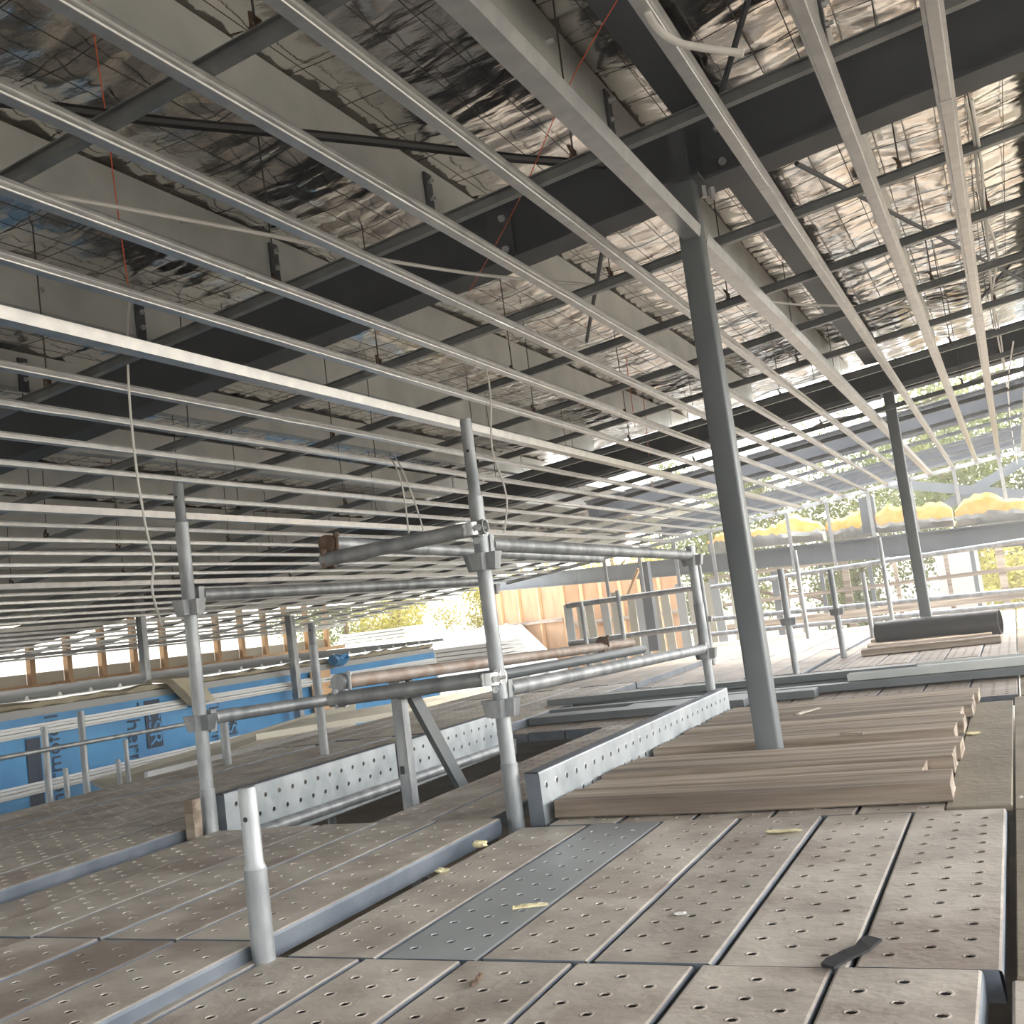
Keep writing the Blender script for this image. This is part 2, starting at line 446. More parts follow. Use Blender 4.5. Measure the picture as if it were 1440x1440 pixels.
for i, x in enumerate(bx):
    wide = i in (4, 10, 16, 22, 28, 34)
    ya = -1.4
    if wide:
        ybrk = [(ya, 3.895), (3.995, YEND)] if i == 4 else [(ya, YEND)]
        for a, b in ybrk:
            mb = MB(); mb.sweep(stud, (x, a, zc(x) - .012), (x, b, zc(x) - .012))
            if i == 4: lb = 'broad bright steel ceiling track ending against the front column' if a < 0 else 'broad bright steel ceiling track running on behind the front column'
            else: lb = nth(i // 6 - 1) + ' broad steel ceiling track from the front column, hatch side'
            origin(mb.build('ceiling_track', 'zinc', None, lb, 'track', 'broad tracks of the ceiling grid'), (x, (a + b) / 2, zc(x)))
    else:
        mb = MB(); yb = YEND
        mb.sweep(bat, (x, ya, zc(x)), (x, yb, zc(x)))
        o = origin(mb.build('ceiling_batten', 'zinc', None, (nth(i - 5 - (i - 5) // 6) + ' slim galvanised ceiling batten from the front column, hatch side') if i > 4 else (nth(3 - i) + ' slim galvanised ceiling batten from the front column, plywood side'), 'batten', 'slim battens of the ceiling grid'), (x, (ya + yb) / 2, zc(x)))
        if i < 14:
            for yy in (2.2 + (i * 1.37) % 2.6, 6 + (i * .9) % 2):
                mb = MB(); mb.sweep([(-.0185, -.0012), (.0178, -.0012), (.0195, .004), (.0195, .02), (-.0195, .02), (-.0195, .004)], (x, yy, zc(x)), (x, yy + .16, zc(x)))
                kid(mb.build('joiner', 'zinc'), o)
rail = [(-.012, 0), (.012, 0), (.012, .004), (.004, .006), (.004, .034), (.012, .036), (.012, .04), (-.012, .04), (-.012, .036), (-.004, .034), (-.004, .006), (-.012, .004)]
rys = [.72, 1.99, 3.27, 4.49, 5.42, 6.40, 7.38, 8.36, 9.34, 10.32, 11.3, 12.5, 13.7, 14.9, 16.1, 17.2]
rys = [q * K for q in rys]
for y in rys:
    mb = MB(); xa, xb = -11.9, 2.2
    mb.sweep([(a * 1.25, b) for a, b in rail], (xa, y, zc(xa) + .027), (xb, y, zc(xb) + .027))
    lb = 'dark steel cross rail over the battens in front of the bolted beam' if abs(y - 3.27 * K) < .01 else (nth(2 - rys.index(y) - 1) + ' dark cross rail before the one at the bolted beam' if y < 3 else nth(rys.index(y) - 3) + ' dark cross rail behind the bolted front beam')
    origin(mb.build('cross_rail', 'zinc_rail', None, lb, 'rail', 'cross rails of the ceiling grid'), (-4.35, y, zc(-4.35) + .03))
# edge trim at the far end of the ceiling with its droppers
mb = MB(); mb.sweep([(-.02, 0), (.02, 0), (.02, .06), (-.02, .06)], (-8, YEND + .02, zc(-8) - .03), (2.4, YEND + .02, zc(2.4) - .03))
origin(mb.build('edge_trim', 'zinc', None, 'steel edge trim along the far end of the battens', 'trim'), (-3, YEND, zc(-3)))
for k in range(14):
    x = 1.9 - k * .62
    mb = MB(); mb.bar((x, YEND + .05, .85), (x, YEND + .05, zc(x) + .02), .05, .04, (0, 1, 0))
    origin(mb.build('hanging_stud', 'zinc', None, nth(k) + ' thin steel stud dropping from the far ceiling edge, counting from the plywood side', 'stud', 'droppers at the ceiling edge'), (x, YEND + .05, .85))

# suspension rods with spring clips
clip_me = None
rod_list = []
for yi, y in enumerate(rys[:10]):
    for k in range(9):
        x = 1.35 - k * 1.2 - (yi % 2) * .3
        if x < -7.5: continue
        rod_list.append((x, y))
cm = MB(); cm.box((-.014, -.02, -.01), (.014, .02, .006)); cm.box((-.004, -.03, 0), (.004, -.018, .05)); cm.box((-.012, -.012, .035), (.012, .022, .04)); cm.box((-.012, .016, 0), (.012, .02, .04))
cm.bar((0, -.02, .03), (-.02, .01, .075), .018, .003)
clip_me = cm.mesh('clip', 'rust')
for x, y in rod_list:
    o = thing('suspension_rod', 'thin steel suspension rod with clip, on the ' + (nth(2 - rys.index(y)) + ' cross rail before the bolted beam' if y < 3.2 else nth(rys.index(y) - 3) + ' cross rail behind the bolted beam'), 'rod', (x, y, zc(x) + .07), None, 'rods hanging from the purlins')
    h = PZ + .12
    mb = MB(); mb.tube([(0, 0, -.03), (.01 * rnd(-1, 1), .02 * rnd(-1, 1), h)], .0032, 5)
    mb.build('rod', 'wire', o)
    q = put('clip', clip_me, o); q.scale = (.7, .7, .7)

# ================================================================== SCAFFOLD DECK
def plank_mesh(name, L, wd=.2215, th=.05, top='dusty_plank', holes=True, capped=True):
    """perforated steel plank: top at z=0, origin at the near left corner"""
    mb = MB(); r = .0092; pitch = .083; cell = .030
    if holes:
        xs = [0.0]
        cols = [wd / 2 - .062, wd / 2, wd / 2 + .062]
        n = int((L - .05) / (pitch / 2)); y0 = (L - n * pitch / 2) / 2
        cells = {}
        hc = [(c, y0 + (j + .5) * pitch / 2) for j in range(n) for c in (cols if 0 else ([cols[0], cols[2]] if j % 2 == 0 else [cols[1]]))]
        hx = cell / 2; hy = pitch / 4
        # strips between the hole columns
        cuts = [0.006]
        for c in cols: cuts += [c - hx, c + hx]
        cuts.append(wd - .006)
        for i in range(0, len(cuts) - 1, 2):
            mb.add([(cuts[i], 0, 0), (cuts[i + 1], 0, 0), (cuts[i + 1], L, 0), (cuts[i], L, 0)], [(0, 1, 2, 3)])
        for ci, c in enumerate(cols):
            mb.add([(c - hx, 0, 0), (c + hx, 0, 0), (c + hx, y0, 0), (c - hx, y0, 0)], [(0, 1, 2, 3)])
            mb.add([(c - hx, y0 + n * pitch / 2, 0), (c + hx, y0 + n * pitch / 2, 0), (c + hx, L, 0), (c - hx, L, 0)], [(0, 1, 2, 3)])
            for j in range(n):
                ya = y0 + j * pitch / 2; yb = ya + pitch / 2; yc = (ya + yb) / 2
                hole = (ci != 1) == (j % 2 == 0)
                q = [(c - hx, ya, 0), (c + hx, ya, 0), (c + hx, yb, 0), (c - hx, yb, 0)]
                if not hole: mb.add(q, [(0, 1, 2, 3)]); continue
                v = list(q)
                for rr, zz in ((r * 1.5, .0), (r * 1.2, .0009), (r * 1.0, .0006), (r * .97, -.0014)):
                    for a in range(8):
                        t = math.radians(-135 + a * 45)
                        v.append((c + rr * math.cos(t), yc + rr * math.sin(t), zz))
                fs = []
                for s_ in range(4):
                    o = 4 + 2 * s_
                    fs += [(s_, o + 1, o), (s_, (s_ + 1) % 4, o + 1), ((s_ + 1) % 4, 4 + (2 * s_ + 2) % 8, o + 1)]
                for ring in range(3):
                    for a in range(8):
                        b0 = 4 + ring * 8 + a; b1 = 4 + ring * 8 + (a + 1) % 8
                        fs.append((b0, b1, b1 + 8, b0 + 8))
                mb.add(v, fs)
    else:
        mb.add([(.006, 0, 0), (wd - .006, 0, 0), (wd - .006, L, 0), (.006, L, 0)], [(0, 1, 2, 3)])
    # rolled edges, sides and ends
    for sx, x0 in ((1, 0), (-1, wd)):
        v = []
        for y in (0, L):
            v += [(x0 + sx * .006, y, 0), (x0 + sx * .0018, y, -.002), (x0, y, -.008), (x0, y, -th), (x0 + sx * .02, y, -th)]
        fs = [(i, i + 1, i + 6, i + 5) for i in range(4)]
        if sx > 0: fs = [f[::-1] for f in fs]
        mb.add(v, fs[:1], 0); mb.add(v, fs[1:], 1)
    for y, fl in ((0, 0), (L, 1)):
        f = (0, 1, 2, 3)
        mb.add([(.006, y, 0), (wd - .006, y, 0), (wd - .002, y, -th), (.002, y, -th)], [f if not fl else f[::-1]], 1)
    return mb.mesh(name, [top, 'plank_side'])
P12 = plank_mesh('plank_short', 1.155)
P12c = plank_mesh('plank_clean', 1.155, top='clean_plank')
P24 = plank_mesh('plank_long', 2.375)
P12p = plank_mesh('plank_plain_short', 1.155, holes=False)
P24p = plank_mesh('plank_plain_long', 2.375, holes=False, top='darkened_plank')
P24w = plank_mesh('plank_darkened_long', 2.375, top='darkened_plank')
T24 = plank_mesh('toe_long', 2.375, top='toe_plank')
T12 = plank_mesh('toe_short', 1.155, top='toe_plank')

def plank(me, x, y, z, label, group, dz=0., rz=0.):
    return put('scaffold_plank', me, None, label, 'plank', group, None, (x, y, z + rnd(-.0015, .0015) + dz), (rnd(-.0015, .0015), rnd(-.002, .002), rz + rnd(-.002, .002)))
PG = 'perforated planks of the scaffold deck'
# middle bay, row in front of the column boards
for i in range(6):
    x = -.108 - (i + 1) * .2295
    if i == 4: plank(P12c, x, 1.80, 0, 'clean blue grey perforated steel plank between dusty ones', None)
    else: plank(P12, x, 1.80, 0, nth(i) + ' dusty perforated plank from the dark plywood, next to the front timber board', PG)
for i in range(7):
    x = -.139 - (i + 1) * .2305 + .006
    plank(P12, x, .637, 0, nth(i) + ' dusty perforated plank from the dark gap, in the row ending at the short post', PG + ' front row')
plank(P12, -.105, .637, -.012, 'brownish perforated steel plank past the dark gap in the deck', None)
plank(P12, .125, .637, -.012, 'brownish perforated steel plank beside the plywood sheets', None)
# under the timber boards
for i in range(5):
    plank(P24, -1.40 + i * .2285, 2.963, -.001, nth(i) + ' steel plank from the toe board, running under the timber boards', PG + ' under timber')
# left bays, stepping up
for i in range(5):
    plank(P12, -2.688 + i * .2292, 1.80, .030, nth(4 - i) + ' dusty perforated plank from the short post towards the tall post', PG + ' left bay')
    plank(P12, -2.688 + i * .2292, .637, .030, nth(4 - i) + ' raised perforated plank from the blue step, ending at the short post', PG + ' left front row')
for i in range(2):
    plank(P24, -2.095 + i * .2292, 2.963, .012, ('dusty perforated plank forming the edge of the open hatch', 'dusty perforated plank between hatch edge plank and coupler post')[i], PG + ' by the hatch')
for j, (yy, me) in enumerate(((.637, P12), (1.80, P12), (2.965, P24), (5.385, P24), (7.785, P24p))):
    for i in range(5):
        plank(me, -4.0 + i * .2292 + .10, yy, .052, nth(4 - i) + ' plank out from the hatch toe boards, ' + ('nearest the blue handrail end', 'level with the short post row', 'beside the toe boards', 'past the far hatch corner', 'at the outer far corner')[j], PG + ' outer bay')
    for i in range(2):
        plank(me, -4.52 + i * .2292 + .06, yy, .040, ('outermost', 'second outermost')[i] + ' plank along the open deck edge, ' + ('nearest the blue handrail end', 'level with the short post row', 'beside the toe boards', 'past the far hatch corner', 'at the outer far corner')[j], PG + ' deck edge')
# beyond the hatch and along the far end
FAR = 'darkened steel plank of the far deck behind the hatch'
for yy in (5.42, 7.82, 10.22, 12.1):
    for i in range(6 if yy < 6 else 11):
        plank(P24w if yy < 6 else P24p, -1.46 - (i + 1) * .2292 if yy < 6 else -1.50 - (i + 1) * .2292 + .0, yy, .0, nth(i) + ' plank from the guard rail line on the far deck, ' + {5.42: 'just behind the hatch', 7.82: 'before the far posts', 10.22: 'among the far posts', 12.1: 'at the far edge'}[yy], PG + ' far deck')
    for i in range(6):
        plank(P24w if yy < 9 else P24p, -1.45 + i * .2292, yy, 0, nth(i) + ' darkened plank on the column side of the guard rail, ' + {5.42: 'under the loose tracks', 7.82: 'before the far column', 10.22: 'under the black pipe', 12.1: 'at the far edge'}[yy], PG + ' far deck right')
# plywood on the right hand side
def sheet(x0, y0, x1, y1, z, th, m_, label, rz=0., name='plywood_sheet', grp=None):
    mb = MB(); mb.box((0, 0, -th), (x1 - x0, y1 - y0, 0), bev=.002)
    return mb.build(name, m_, None, label, 'plywood', grp, loc=(x0, y0, z), rot=(0, 0, rz))
sheet(-.098, 1.795, 1.1, 2.965, -.006, .05, 'ply_dark', 'dark plywood sheet beside the perforated planks')
sheet(-.098, 2.972, 1.1, 5.35, -.004, .05, 'ply_dark', 'long dark plywood sheet beside the timber board ends')
sheet(-.262, 2.985, -.104, 5.18, .003, .017, 'ply_dark', 'narrow dark plywood strip at the timber board ends')
sheet(-.07, 5.37, 1.15, 7.8, .002, .018, 'form_ply', 'brown plywood sheet under the loose steel tracks')
sheet(-.07, 7.82, 1.15, 10.22, .002, .018, 'form_ply', 'brown plywood sheet near the boards at the far column')
sheet(-.07, 10.24, 1.4, 14.4, .002, .018, 'form_ply', 'brown plywood sheet at the far edge of the deck')
sheet(1.12, 1.8, 2.3, 14.4, -.01, .05, 'ply_dark', 'dark plywood walkway along the right side of the deck')

# ------------------------------------------------------------------ timber boards around the columns
def board(x0, y0, x1, y1, z, th, label, grp, rz=0., m_='timber_old'):
    mb = MB(); Lx = x1 - x0; Wy = y1 - y0; n = 10; v = []; fs = []
    sec = [(0, .004), (.004, 0), (Wy - .004, 0), (Wy, .004), (Wy, th - .005), (Wy - .006, th), (.006, th), (0, th - .005)]
    for i in range(n + 1):
        t = i / n; dy = .004 * math.sin(t * 5 + x0 * 9 + y0 * 7); dz = .003 * math.sin(t * 4 + y0 * 13)
        for a, b in sec:
            v.append((t * Lx + (rnd(-.003, .003) if i in (0, n) else 0), a + dy + rnd(-.0012, .0012), b + max(dz, -.0) + (0 if b < .01 else rnd(-.001, .001))))
    m8 = 8
    for i in range(n):
        for j in range(m8): fs.append((i * m8 + j, i * m8 + (j + 1) % m8, (i + 1) * m8 + (j + 1) % m8, (i + 1) * m8 + j))
    fs.append(tuple(range(m8))); fs.append(tuple(range(n * m8, n * m8 + m8))[::-1])
    mb.add(v, [f[::-1] for f in fs])
    return mb.build('timber_board', m_, None, label, 'board', grp, loc=(x0, y0, z), rot=(0, 0, rz))
TG = 'timber boards laid across the deck'
rows = [(3.03, 3.235, -1.40, -.248, 0, .052), (3.243, 3.452, -1.40, -.335, .0, .046), (3.46, 3.665, -1.40, -.262, 0, .054), (3.673, 3.862, -1.40, -.25, 0, .050),
        (4.045, 4.25, -1.405, -.285, 0, .050), (4.258, 4.46, -1.41, -.265, 0, .047), (4.468, 4.68, -1.40, -.28, 0, .053), (4.688, 4.90, -1.40, -.25, 0, .049), (4.908, 5.12, -1.40, -.255, 0, .051), (5.128, 5.37, -1.40, -.24, 0, .048)]
for k, (ya, yb, xa, xb, z, th) in enumerate(rows):
    lb = 'weathered timber board at the front edge of the boards around the column' if k == 0 else (nth(k) + ' weathered timber board counting from the front edge, before the grey column' if k < 4 else nth(k - 4) + ' weathered timber board behind the grey column')
    board(xa, ya, xb, yb, z + .003, th, lb, TG if k else None, rz=(.012 if k == 0 else rnd(-.006, .006)))
board(-1.20, 8.75, -.18, 8.96, .004, .05, 'timber board lying in front of the far column', None, rz=.09)
board(-1.22, 9.3, -.25, 9.5, .004, .045, 'second timber board close before the far column', None, rz=.05)
board(-1.25, 9.58, -.2, 9.78, .004, .045, 'timber board against the front of the far column', None, rz=.04)
board(-1.30, 10.2, -.3, 10.4, .004, .045, 'timber board right behind the far column', None, rz=.03)

# ------------------------------------------------------------------ toe boards on edge
tb = put('toe_board', T24, None, 'perforated steel toe board standing on edge beside the timber boards', 'toe board', None, None, (-1.425, 3.005, -.068), (0, math.pi / 2, 0))
tb.rotation_euler = (0, math.radians(90), 0)
tb.location = (-1.425, 3.005, .155)
for k, (yy, xx) in enumerate(((2.995, -2.675), (4.17, -2.675))):
    t = put('toe_board', T12, None, 'perforated steel toe board on edge across the hatch, ' + ('next to the tall post' if k == 0 else 'far end piece'), 'toe board', None, None, (xx, yy, .150 - .006 * k), (0, math.radians(90), 0))
mb = MB(); mb.box((-2.74, 2.86, .02), (-2.70, 2.90, .155)); origin(mb.build('timber_offcut', 'timber_old', None, 'small upright timber offcut behind the tall post', 'offcut'), (-2.72, 2.88, .02))

# ------------------------------------------------------------------ scaffold tubes
def vpress(parent, z, r=.026, name='bracket'):
    for k in range(4):
        a = k * math.pi / 2
        c, s_ = math.cos(a), math.sin(a)
        mb = MB()
        # folded V pressing: two cheeks and a front
        def T(x, y, z_): return (c * x - s_ * y, s_ * x + c * y, z_)
        v = [T(r - .004, -.022, z), T(r + .024, -.018, z), T(r + .024, .018, z), T(r - .004, .022, z), T(r - .004, -.028, z + .055), T(r + .034, -.026, z + .055), T(r + .034, .026, z + .055), T(r - .004, .028, z + .055)]
        mb.add(v, [(3, 2, 1, 0), (4, 5, 6, 7), (0, 1, 5, 4), (1, 2, 6, 5), (2, 3, 7, 6), (3, 0, 4, 7)])
        mb.build(name, 'tube_galv', parent)

def standard(x, y, z0, z1, spig, label, levels=(), group=None, r=.0242, sleeve=None, m_='tube_galv'):
    o = thing('scaffold_standard', label, 'scaffold post', (x, y, z0), None, group)
    mb = MB(); mb.tube([(0, 0, 0), (0, 0, z1 - z0)], r, 16)
    mb.build('tube', m_, o, smooth=True)
    if spig:
        mb = MB(); mb.tube([(0, 0, z1 - z0), (0, 0, z1 - z0 + .012), (0, 0, spig - z0 - .006), (0, 0, spig - z0)], [r * .98, r * .80, r * .80, r * .72], 16)
        sp = mb.build('spigot', m_, o, smooth=True)
        mb = MB(); mb.tube([(.004, -r * .78, (spig + z1) / 2 - z0 + .02), (.004, -r * .84, (spig + z1) / 2 - z0 + .02)], .0055, 8)
        mb.build('pin_hole', 'conduit_black', sp)
    if sleeve:
        mb = MB(); mb.tube([(0, 0, sleeve[0] - z0), (0, 0, sleeve[1] - z0)], r * 1.13, 16); mb.build('sleeve', m_, o, smooth=True)
    for z in levels: vpress(o, z - z0, r)
    return o
A = standard(-2.705, 2.945, -1.2, 1.14, 1.288, 'tall galvanised scaffold post with spigot beside the hatch toe board', (.385, .80), sleeve=(-.3, .18))
B = standard(-1.522, 3.0, -1.2, 1.04, 1.297, 'tall galvanised scaffold post with couplers at the end of the toe board', (.335, .80), sleeve=(-.3, .19))
S = standard(-1.519, 1.772, -1.2, .185, .352, 'short scaffold post stub rising through the front planks', (-.07,))
A2 = standard(-2.70, 5.36, -1.2, 1.0, None, 'scaffold post at the far corner of the hatch', (.32, .80))
B2 = standard(-1.515, 5.40, -1.2, .905, None, 'scaffold post at the far end of the rail by the column', (.31, .80), sleeve=(.3, .6))
def tubes(name, pts, label, m_='tube_galv', r=.0242, grp=None, cat='scaffold tube', n=16):
    a = Vector(pts[0]); o = MB().tube(pts, r, n, hollow=.84).build(name, m_, None, label, cat, grp, smooth=True)
    return origin(o, a)
def ledger(p0, p1, label, r=.0242):
    p0 = Vector(p0); p1 = Vector(p1); d = (p1 - p0).normalized()
    o = thing('scaffold_ledger', label, 'scaffold tube', tuple(p0))
    mb = MB(); mb.tube([(0, 0, 0), tuple(p1 - p0)], r, 16, hollow=.82); mb.build('tube', 'tube_galv', o, smooth=True)
    for q, s_ in ((p0, -1), (p1, 1)):
        mb = MB(); b = q - p0
        mb.sweep([(-.016, -.05), (.016, -.05), (.02, .03), (-.02, .03)], b - d * .0, b + d * (s_ * .03)); mb.build('end_wedge', 'tube_galv', o)
    return o
ledger((-2.705, 3.01, .872), (-2.70, 5.30, .880), 'top guard rail tube on the far side of the hatch')
ledger((-2.705, 3.01, .422), (-2.70, 5.30, .352), 'middle guard rail tube above the hatch toe boards')
ledger((-1.522, 3.06, .885), (-1.515, 5.345, .855), 'top guard rail tube between the two posts by the column')
ledger((-1.522, 3.06, .415), (-1.515, 5.345, .365), 'middle guard rail tube above the toe board by the column')
ledger((-2.665, 3.02, -.020), (-2.66, 5.30, -.045), 'low scaffold tube along the bottom of the hatch toe boards')
tubes('scaffold_tube', [(-2.10, 2.945, .915), (-1.475, 2.955, .935)], 'grey cross tube with open end clamped high on the coupler post')
tubes('scaffold_tube', [(-2.085, 2.985, .970), (-2.10, 5.60, .920)], 'loose top tube running back from the high cross tube')
tubes('scaffold_tube', [(-2.13, 2.945, .445), (-1.50, 2.950, .462)], 'grey cross tube clamped low on the coupler post')
tubes('scaffold_tube', [(-2.10, 2.99, .498), (-2.10, 5.93, .418)], 'brownish tube running back from the low cross tube', 'tube_rust')
tubes('scaffold_tube', [(-2.05, 3.25, .425), (-2.06, 6.0, .370)], 'dark tube lying just under the brownish tube', 'column_steel')

def coupler(c, ax1, ax2, label, m_='bolt'):
    """right angle coupler: two clamp rings and their bolts"""
    o = thing('tube_coupler', label, 'coupler', c)
    for ax, off in ((Vector(ax1), -.027), (Vector(ax2), .027)):
        oth = Vector(ax1).cross(Vector(ax2)).normalized()
        ctr = oth * off
        mb = MB()
        for s_ in (-.016, .004):
            mb.tube([ctr + ax * s_, ctr + ax * (s_ + .012)], .0305, 14)
        mb.tube([ctr + ax * -.02, ctr + ax * .02], .028, 14)
        mb.build('clamp_ring', m_, o, smooth=True)
        sd = ax.cross(oth)
        mb = MB(); p = ctr + sd * .036; mb.tube([p - oth * .03, p + oth * .035], .006, 6); mb.tube([p + oth * .02, p + oth * .032], .0115, 6)
        mb.build('clamp_bolt', m_, o)
    return o
coupler((-1.522, 2.972, .932), (1, 0, 0), (0, 0, 1), 'galvanised coupler holding the high cross tube to its post')
coupler((-1.522, 2.972, .458), (1, 0, 0), (0, 0, 1), 'galvanised coupler holding the low cross tube to its post')
coupler((-2.085, 2.965, .943), (1, 0, 0), (0, 1, 0), 'rusty coupler joining the high cross tube and the top tube', 'rust')
coupler((-2.10, 2.968, .472), (1, 0, 0), (0, 1, 0), 'grey coupler joining the low cross tube and the brownish tube', 'tube_galv')
coupler((-2.10, 5.45, .43), (1, 0, 0), (0, 1, 0), 'dark coupler near the end of the brownish tube', 'rust')

mb = MB(); mb.box((-4.6, 2.9, -.42), (-1.6, 9.0, -.38)); origin(mb.build('lower_platform', 'form_ply', None, 'brown lower platform seen down through the hatch', 'platform'), (-2.3, 4.2, -.4))
# hatch: upright and slanting steel member coming up through it
mb = MB(); mb.sweep([(-.022, -.022), (.022, -.022), (.022, .022), (-.022, .022)], (-2.16, 3.42, -1.6), (-2.15, 3.40, .46), (0, 1, 0))
up1 = origin(mb.build('steel_upright', 'tube_galv', None, 'square galvanised upright standing in the open hatch', 'upright'), (-2.155, 3.41, -1.6))
for zz in (.40, .12):
    mb = MB(); mb.box((-2.163, 3.372, zz), (-2.150, 3.380, zz + .03)); kid(mb.build('slot', 'conduit_black'), up1)
mb = MB(); mb.sweep([(-.03, -.012), (.03, -.012), (.03, .012), (-.03, .012)], (-2.15, 3.46, .45), (-2.12, 4.15, -.55), (1, 0, 0))
origin(mb.build('steel_brace', 'column_steel', None, 'slanting dark steel strut leaning down into the hatch', 'strut'), (-2.15, 3.46, .45))

# ------------------------------------------------------------------ more scaffold posts around the deck
def post_px(xt, yt, xb, yb, zb, label, grp, levels=(), spig=0, r=.0242):
    g0 = px(xb, yb, Z=zb)
    t = px(xt, yt, Y=g0.y)
    return standard(g0.x, g0.y, zb - .6, t.z - (.12 if spig else 0), t.z if spig else None, label, levels, grp, r)
post_px(437, 876, 457, 1062, .05, 'scaffold post with spigot on the outer deck behind the guard rail', None, spig=1)
post_px(314, 1015, 320, 1073, .05, 'short scaffold post on the outer deck edge', None)
FG = 'scaffold posts on the far deck'
post_px(1097, 800, 1120, 947, .0, 'far scaffold post standing right of the grey column', FG, (.35,))
post_px(1166, 801, 1187, 925, .0, 'far scaffold post between the grey column and the far column', FG, (.35,))
post_px(1036, 772, 1062, 900, .0, 'far scaffold post half hidden by the grey column', FG)
post_px(1110, 775, 1137, 898, .0, 'slim scaffold post in front of the leaning boards', FG)
post_px(1238, 755, 1258, 890, .0, 'slim scaffold post just left of the far column', FG)
post_px(1210, 805, 1228, 897, .0, 'slim scaffold post at the far deck edge', FG)
post_px(980, 795, 1003, 935, .0, 'scaffold post close behind the guard rail end', FG, (.4,))
post_px(872, 830, 885, 952, -.1, 'scaffold post behind the brownish tube end', FG)
post_px(822, 845, 832, 958, -.1, 'shorter scaffold post behind the brownish tube', FG)

# ------------------------------------------------------------------ loose steel tracks lying across the far deck
track = [(-.046, 0), (.046, 0), (.046, .038), (.043, .038), (.043, .003), (-.043, .003), (-.043, .038), (-.046, .038)]
TR = [((-3.0, 6.15), (1.0, 6.20), 0), ((-2.4, 6.32), (1.1, 6.36), 0), ((-3.4, 6.52), (.9, 6.60), 0), ((-.95, 6.25), (1.1, 6.28), .042), ((-2.9, 6.42), (-.6, 6.50), .042), ((-3.1, 7.05), (.8, 7.0), 0), ((-2.9, 6.86), (1.0, 6.84), 0)]
for k, (a, b, dz) in enumerate(TR):
    mb = MB(); mb.sweep(track if k % 2 else [(p, .038 - q) for p, q in track][::-1], (a[0], a[1], .014 + dz), (b[0], b[1], .014 + dz))
    origin(mb.build('steel_track', 'purlin' if k in (3, 5) else 'column_steel', None, ['front long loose steel track behind the column', 'second long loose steel track behind the column', 'third long loose steel track behind the column', 'short bright steel track lying on the front tracks', 'short dark steel track lying on top by the guard rail post', 'rearmost bright loose steel track on the far deck', 'dark loose steel track before the rearmost one'][k], 'track', 'loose steel tracks on the deck'), (a[0], a[1], .014 + dz))
for k, (xx, yy, ln) in enumerate(((-2.75, 5.75, 1.3), (-2.2, 5.95, 1.1))):
    mb = MB(); mb.box((0, 0, 0), (ln, .20, .045), bev=.004)
    mb.build('steel_box_section', 'column_steel', None, 'short grey box section beside the loose tracks, ' + ('wider piece' if k == 0 else 'piece by the guard rail post'), 'box section', loc=(xx, yy, .003), rot=(0, 0, .02))

# ------------------------------------------------------------------ black pipe
pa = px(1318, 884, Z=.11); pb = px(1408, 872, Z=.11)
pb = Vector((pb.x, pa.y - .12, .118)); pa = Vector((pa.x - .5, pa.y + .05, .118))
o = MB().tube([pa, pb], .105, 28, hollow=.93).build('plastic_pipe', 'pipe_black', None, 'thick black plastic pipe lying beside the far column', 'pipe', smooth=True); origin(o, pa)

# ------------------------------------------------------------------ small litter
def lump(name, p, s, m_, label, cat, seed=1):
    random.seed(seed); bm = bmesh.new(); bmesh.ops.create_icosphere(bm, subdivisions=2, radius=1)
    for v in bm.verts:
        f = rnd(.6, 1.15); v.co = Vector((v.co.x * s[0] * f, v.co.y * s[1] * f, (v.co.z * .5 + .5) * s[2] * f))
    me = bpy.data.meshes.new(name); bm.to_mesh(me); bm.free(); me.materials.append(MATS[m_])
    return put(name, me, None, label, cat, None, None, p)
lump('insulation_scrap', px(675, 1192, Z=.002), (.028, .018, .02), 'foam_scrap', 'yellow insulation scrap against the step near the coupler post', 'scrap', 2)
lump('insulation_scrap', px(622, 1227, Z=.002), (.022, .014, .012), 'foam_scrap', 'pale insulation scrap on the plank below the step', 'scrap', 3)
lump('insulation_scrap', px(1100, 1170, Z=.002), (.05, .02, .006), 'foam_scrap', 'flat yellow scrap at the far end of a front plank', 'scrap', 4)
lump('insulation_scrap', px(1368, 1032, Z=.006), (.03, .03, .006), 'foam_scrap', 'pale scrap on the narrow plywood strip', 'scrap', 5)
lump('plaster_crumb', px(1436, 1122, Z=.0), (.006, .006, .006), 'white_sheet', 'tiny white crumb on the dark plywood', 'crumb', 6)
lump('plaster_crumb', px(957, 1286, Z=.002), (.016, .012, .006), 'white_sheet', 'white crumb between two front planks', 'crumb', 7)
def strip(name, a, b, wd, th, m_, label, cat, z=.004):
    a = px(*a, Z=z); b = px(*b, Z=z); mb = MB(); n = 6
    pts = [a.lerp(b, i / n) + Vector((rnd(-.004, .004), rnd(-.004, .004), 0)) for i in range(n + 1)]
    d = (b - a).normalized(); s_ = Vector((-d.y, d.x, 0)) * wd / 2; v = []
    for p in pts:
        q = rnd(.85, 1.1)
        v += [p + s_ * q, p - s_ * q, p - s_ * q + Vector((0, 0, th)), p + s_ * q + Vector((0, 0, th + rnd(0, .004)))]
    fs = [(i * 4 + j, i * 4 + (j + 1) % 4, i * 4 + 4 + (j + 1) % 4, i * 4 + 4 + j) for i in range(n) for j in range(4)] + [(3, 2, 1, 0), (4 * n, 4 * n + 1, 4 * n + 2, 4 * n + 3)]
    mb.add(v, fs); return origin(mb.build(name, m_, None, label, cat), a)
strip('tape_strip', (1162, 1362), (1233, 1322), .028, .004, 'tape', 'torn black tape strip across the plank joint', 'tape')
strip('nail', (664, 1388), (679, 1374), .006, .005, 'rust', 'dark nail lying on a front plank', 'nail')
strip('wood_sliver', (720, 1278), (768, 1273), .010, .004, 'foam_scrap', 'pale wood sliver on the clean plank', 'sliver')
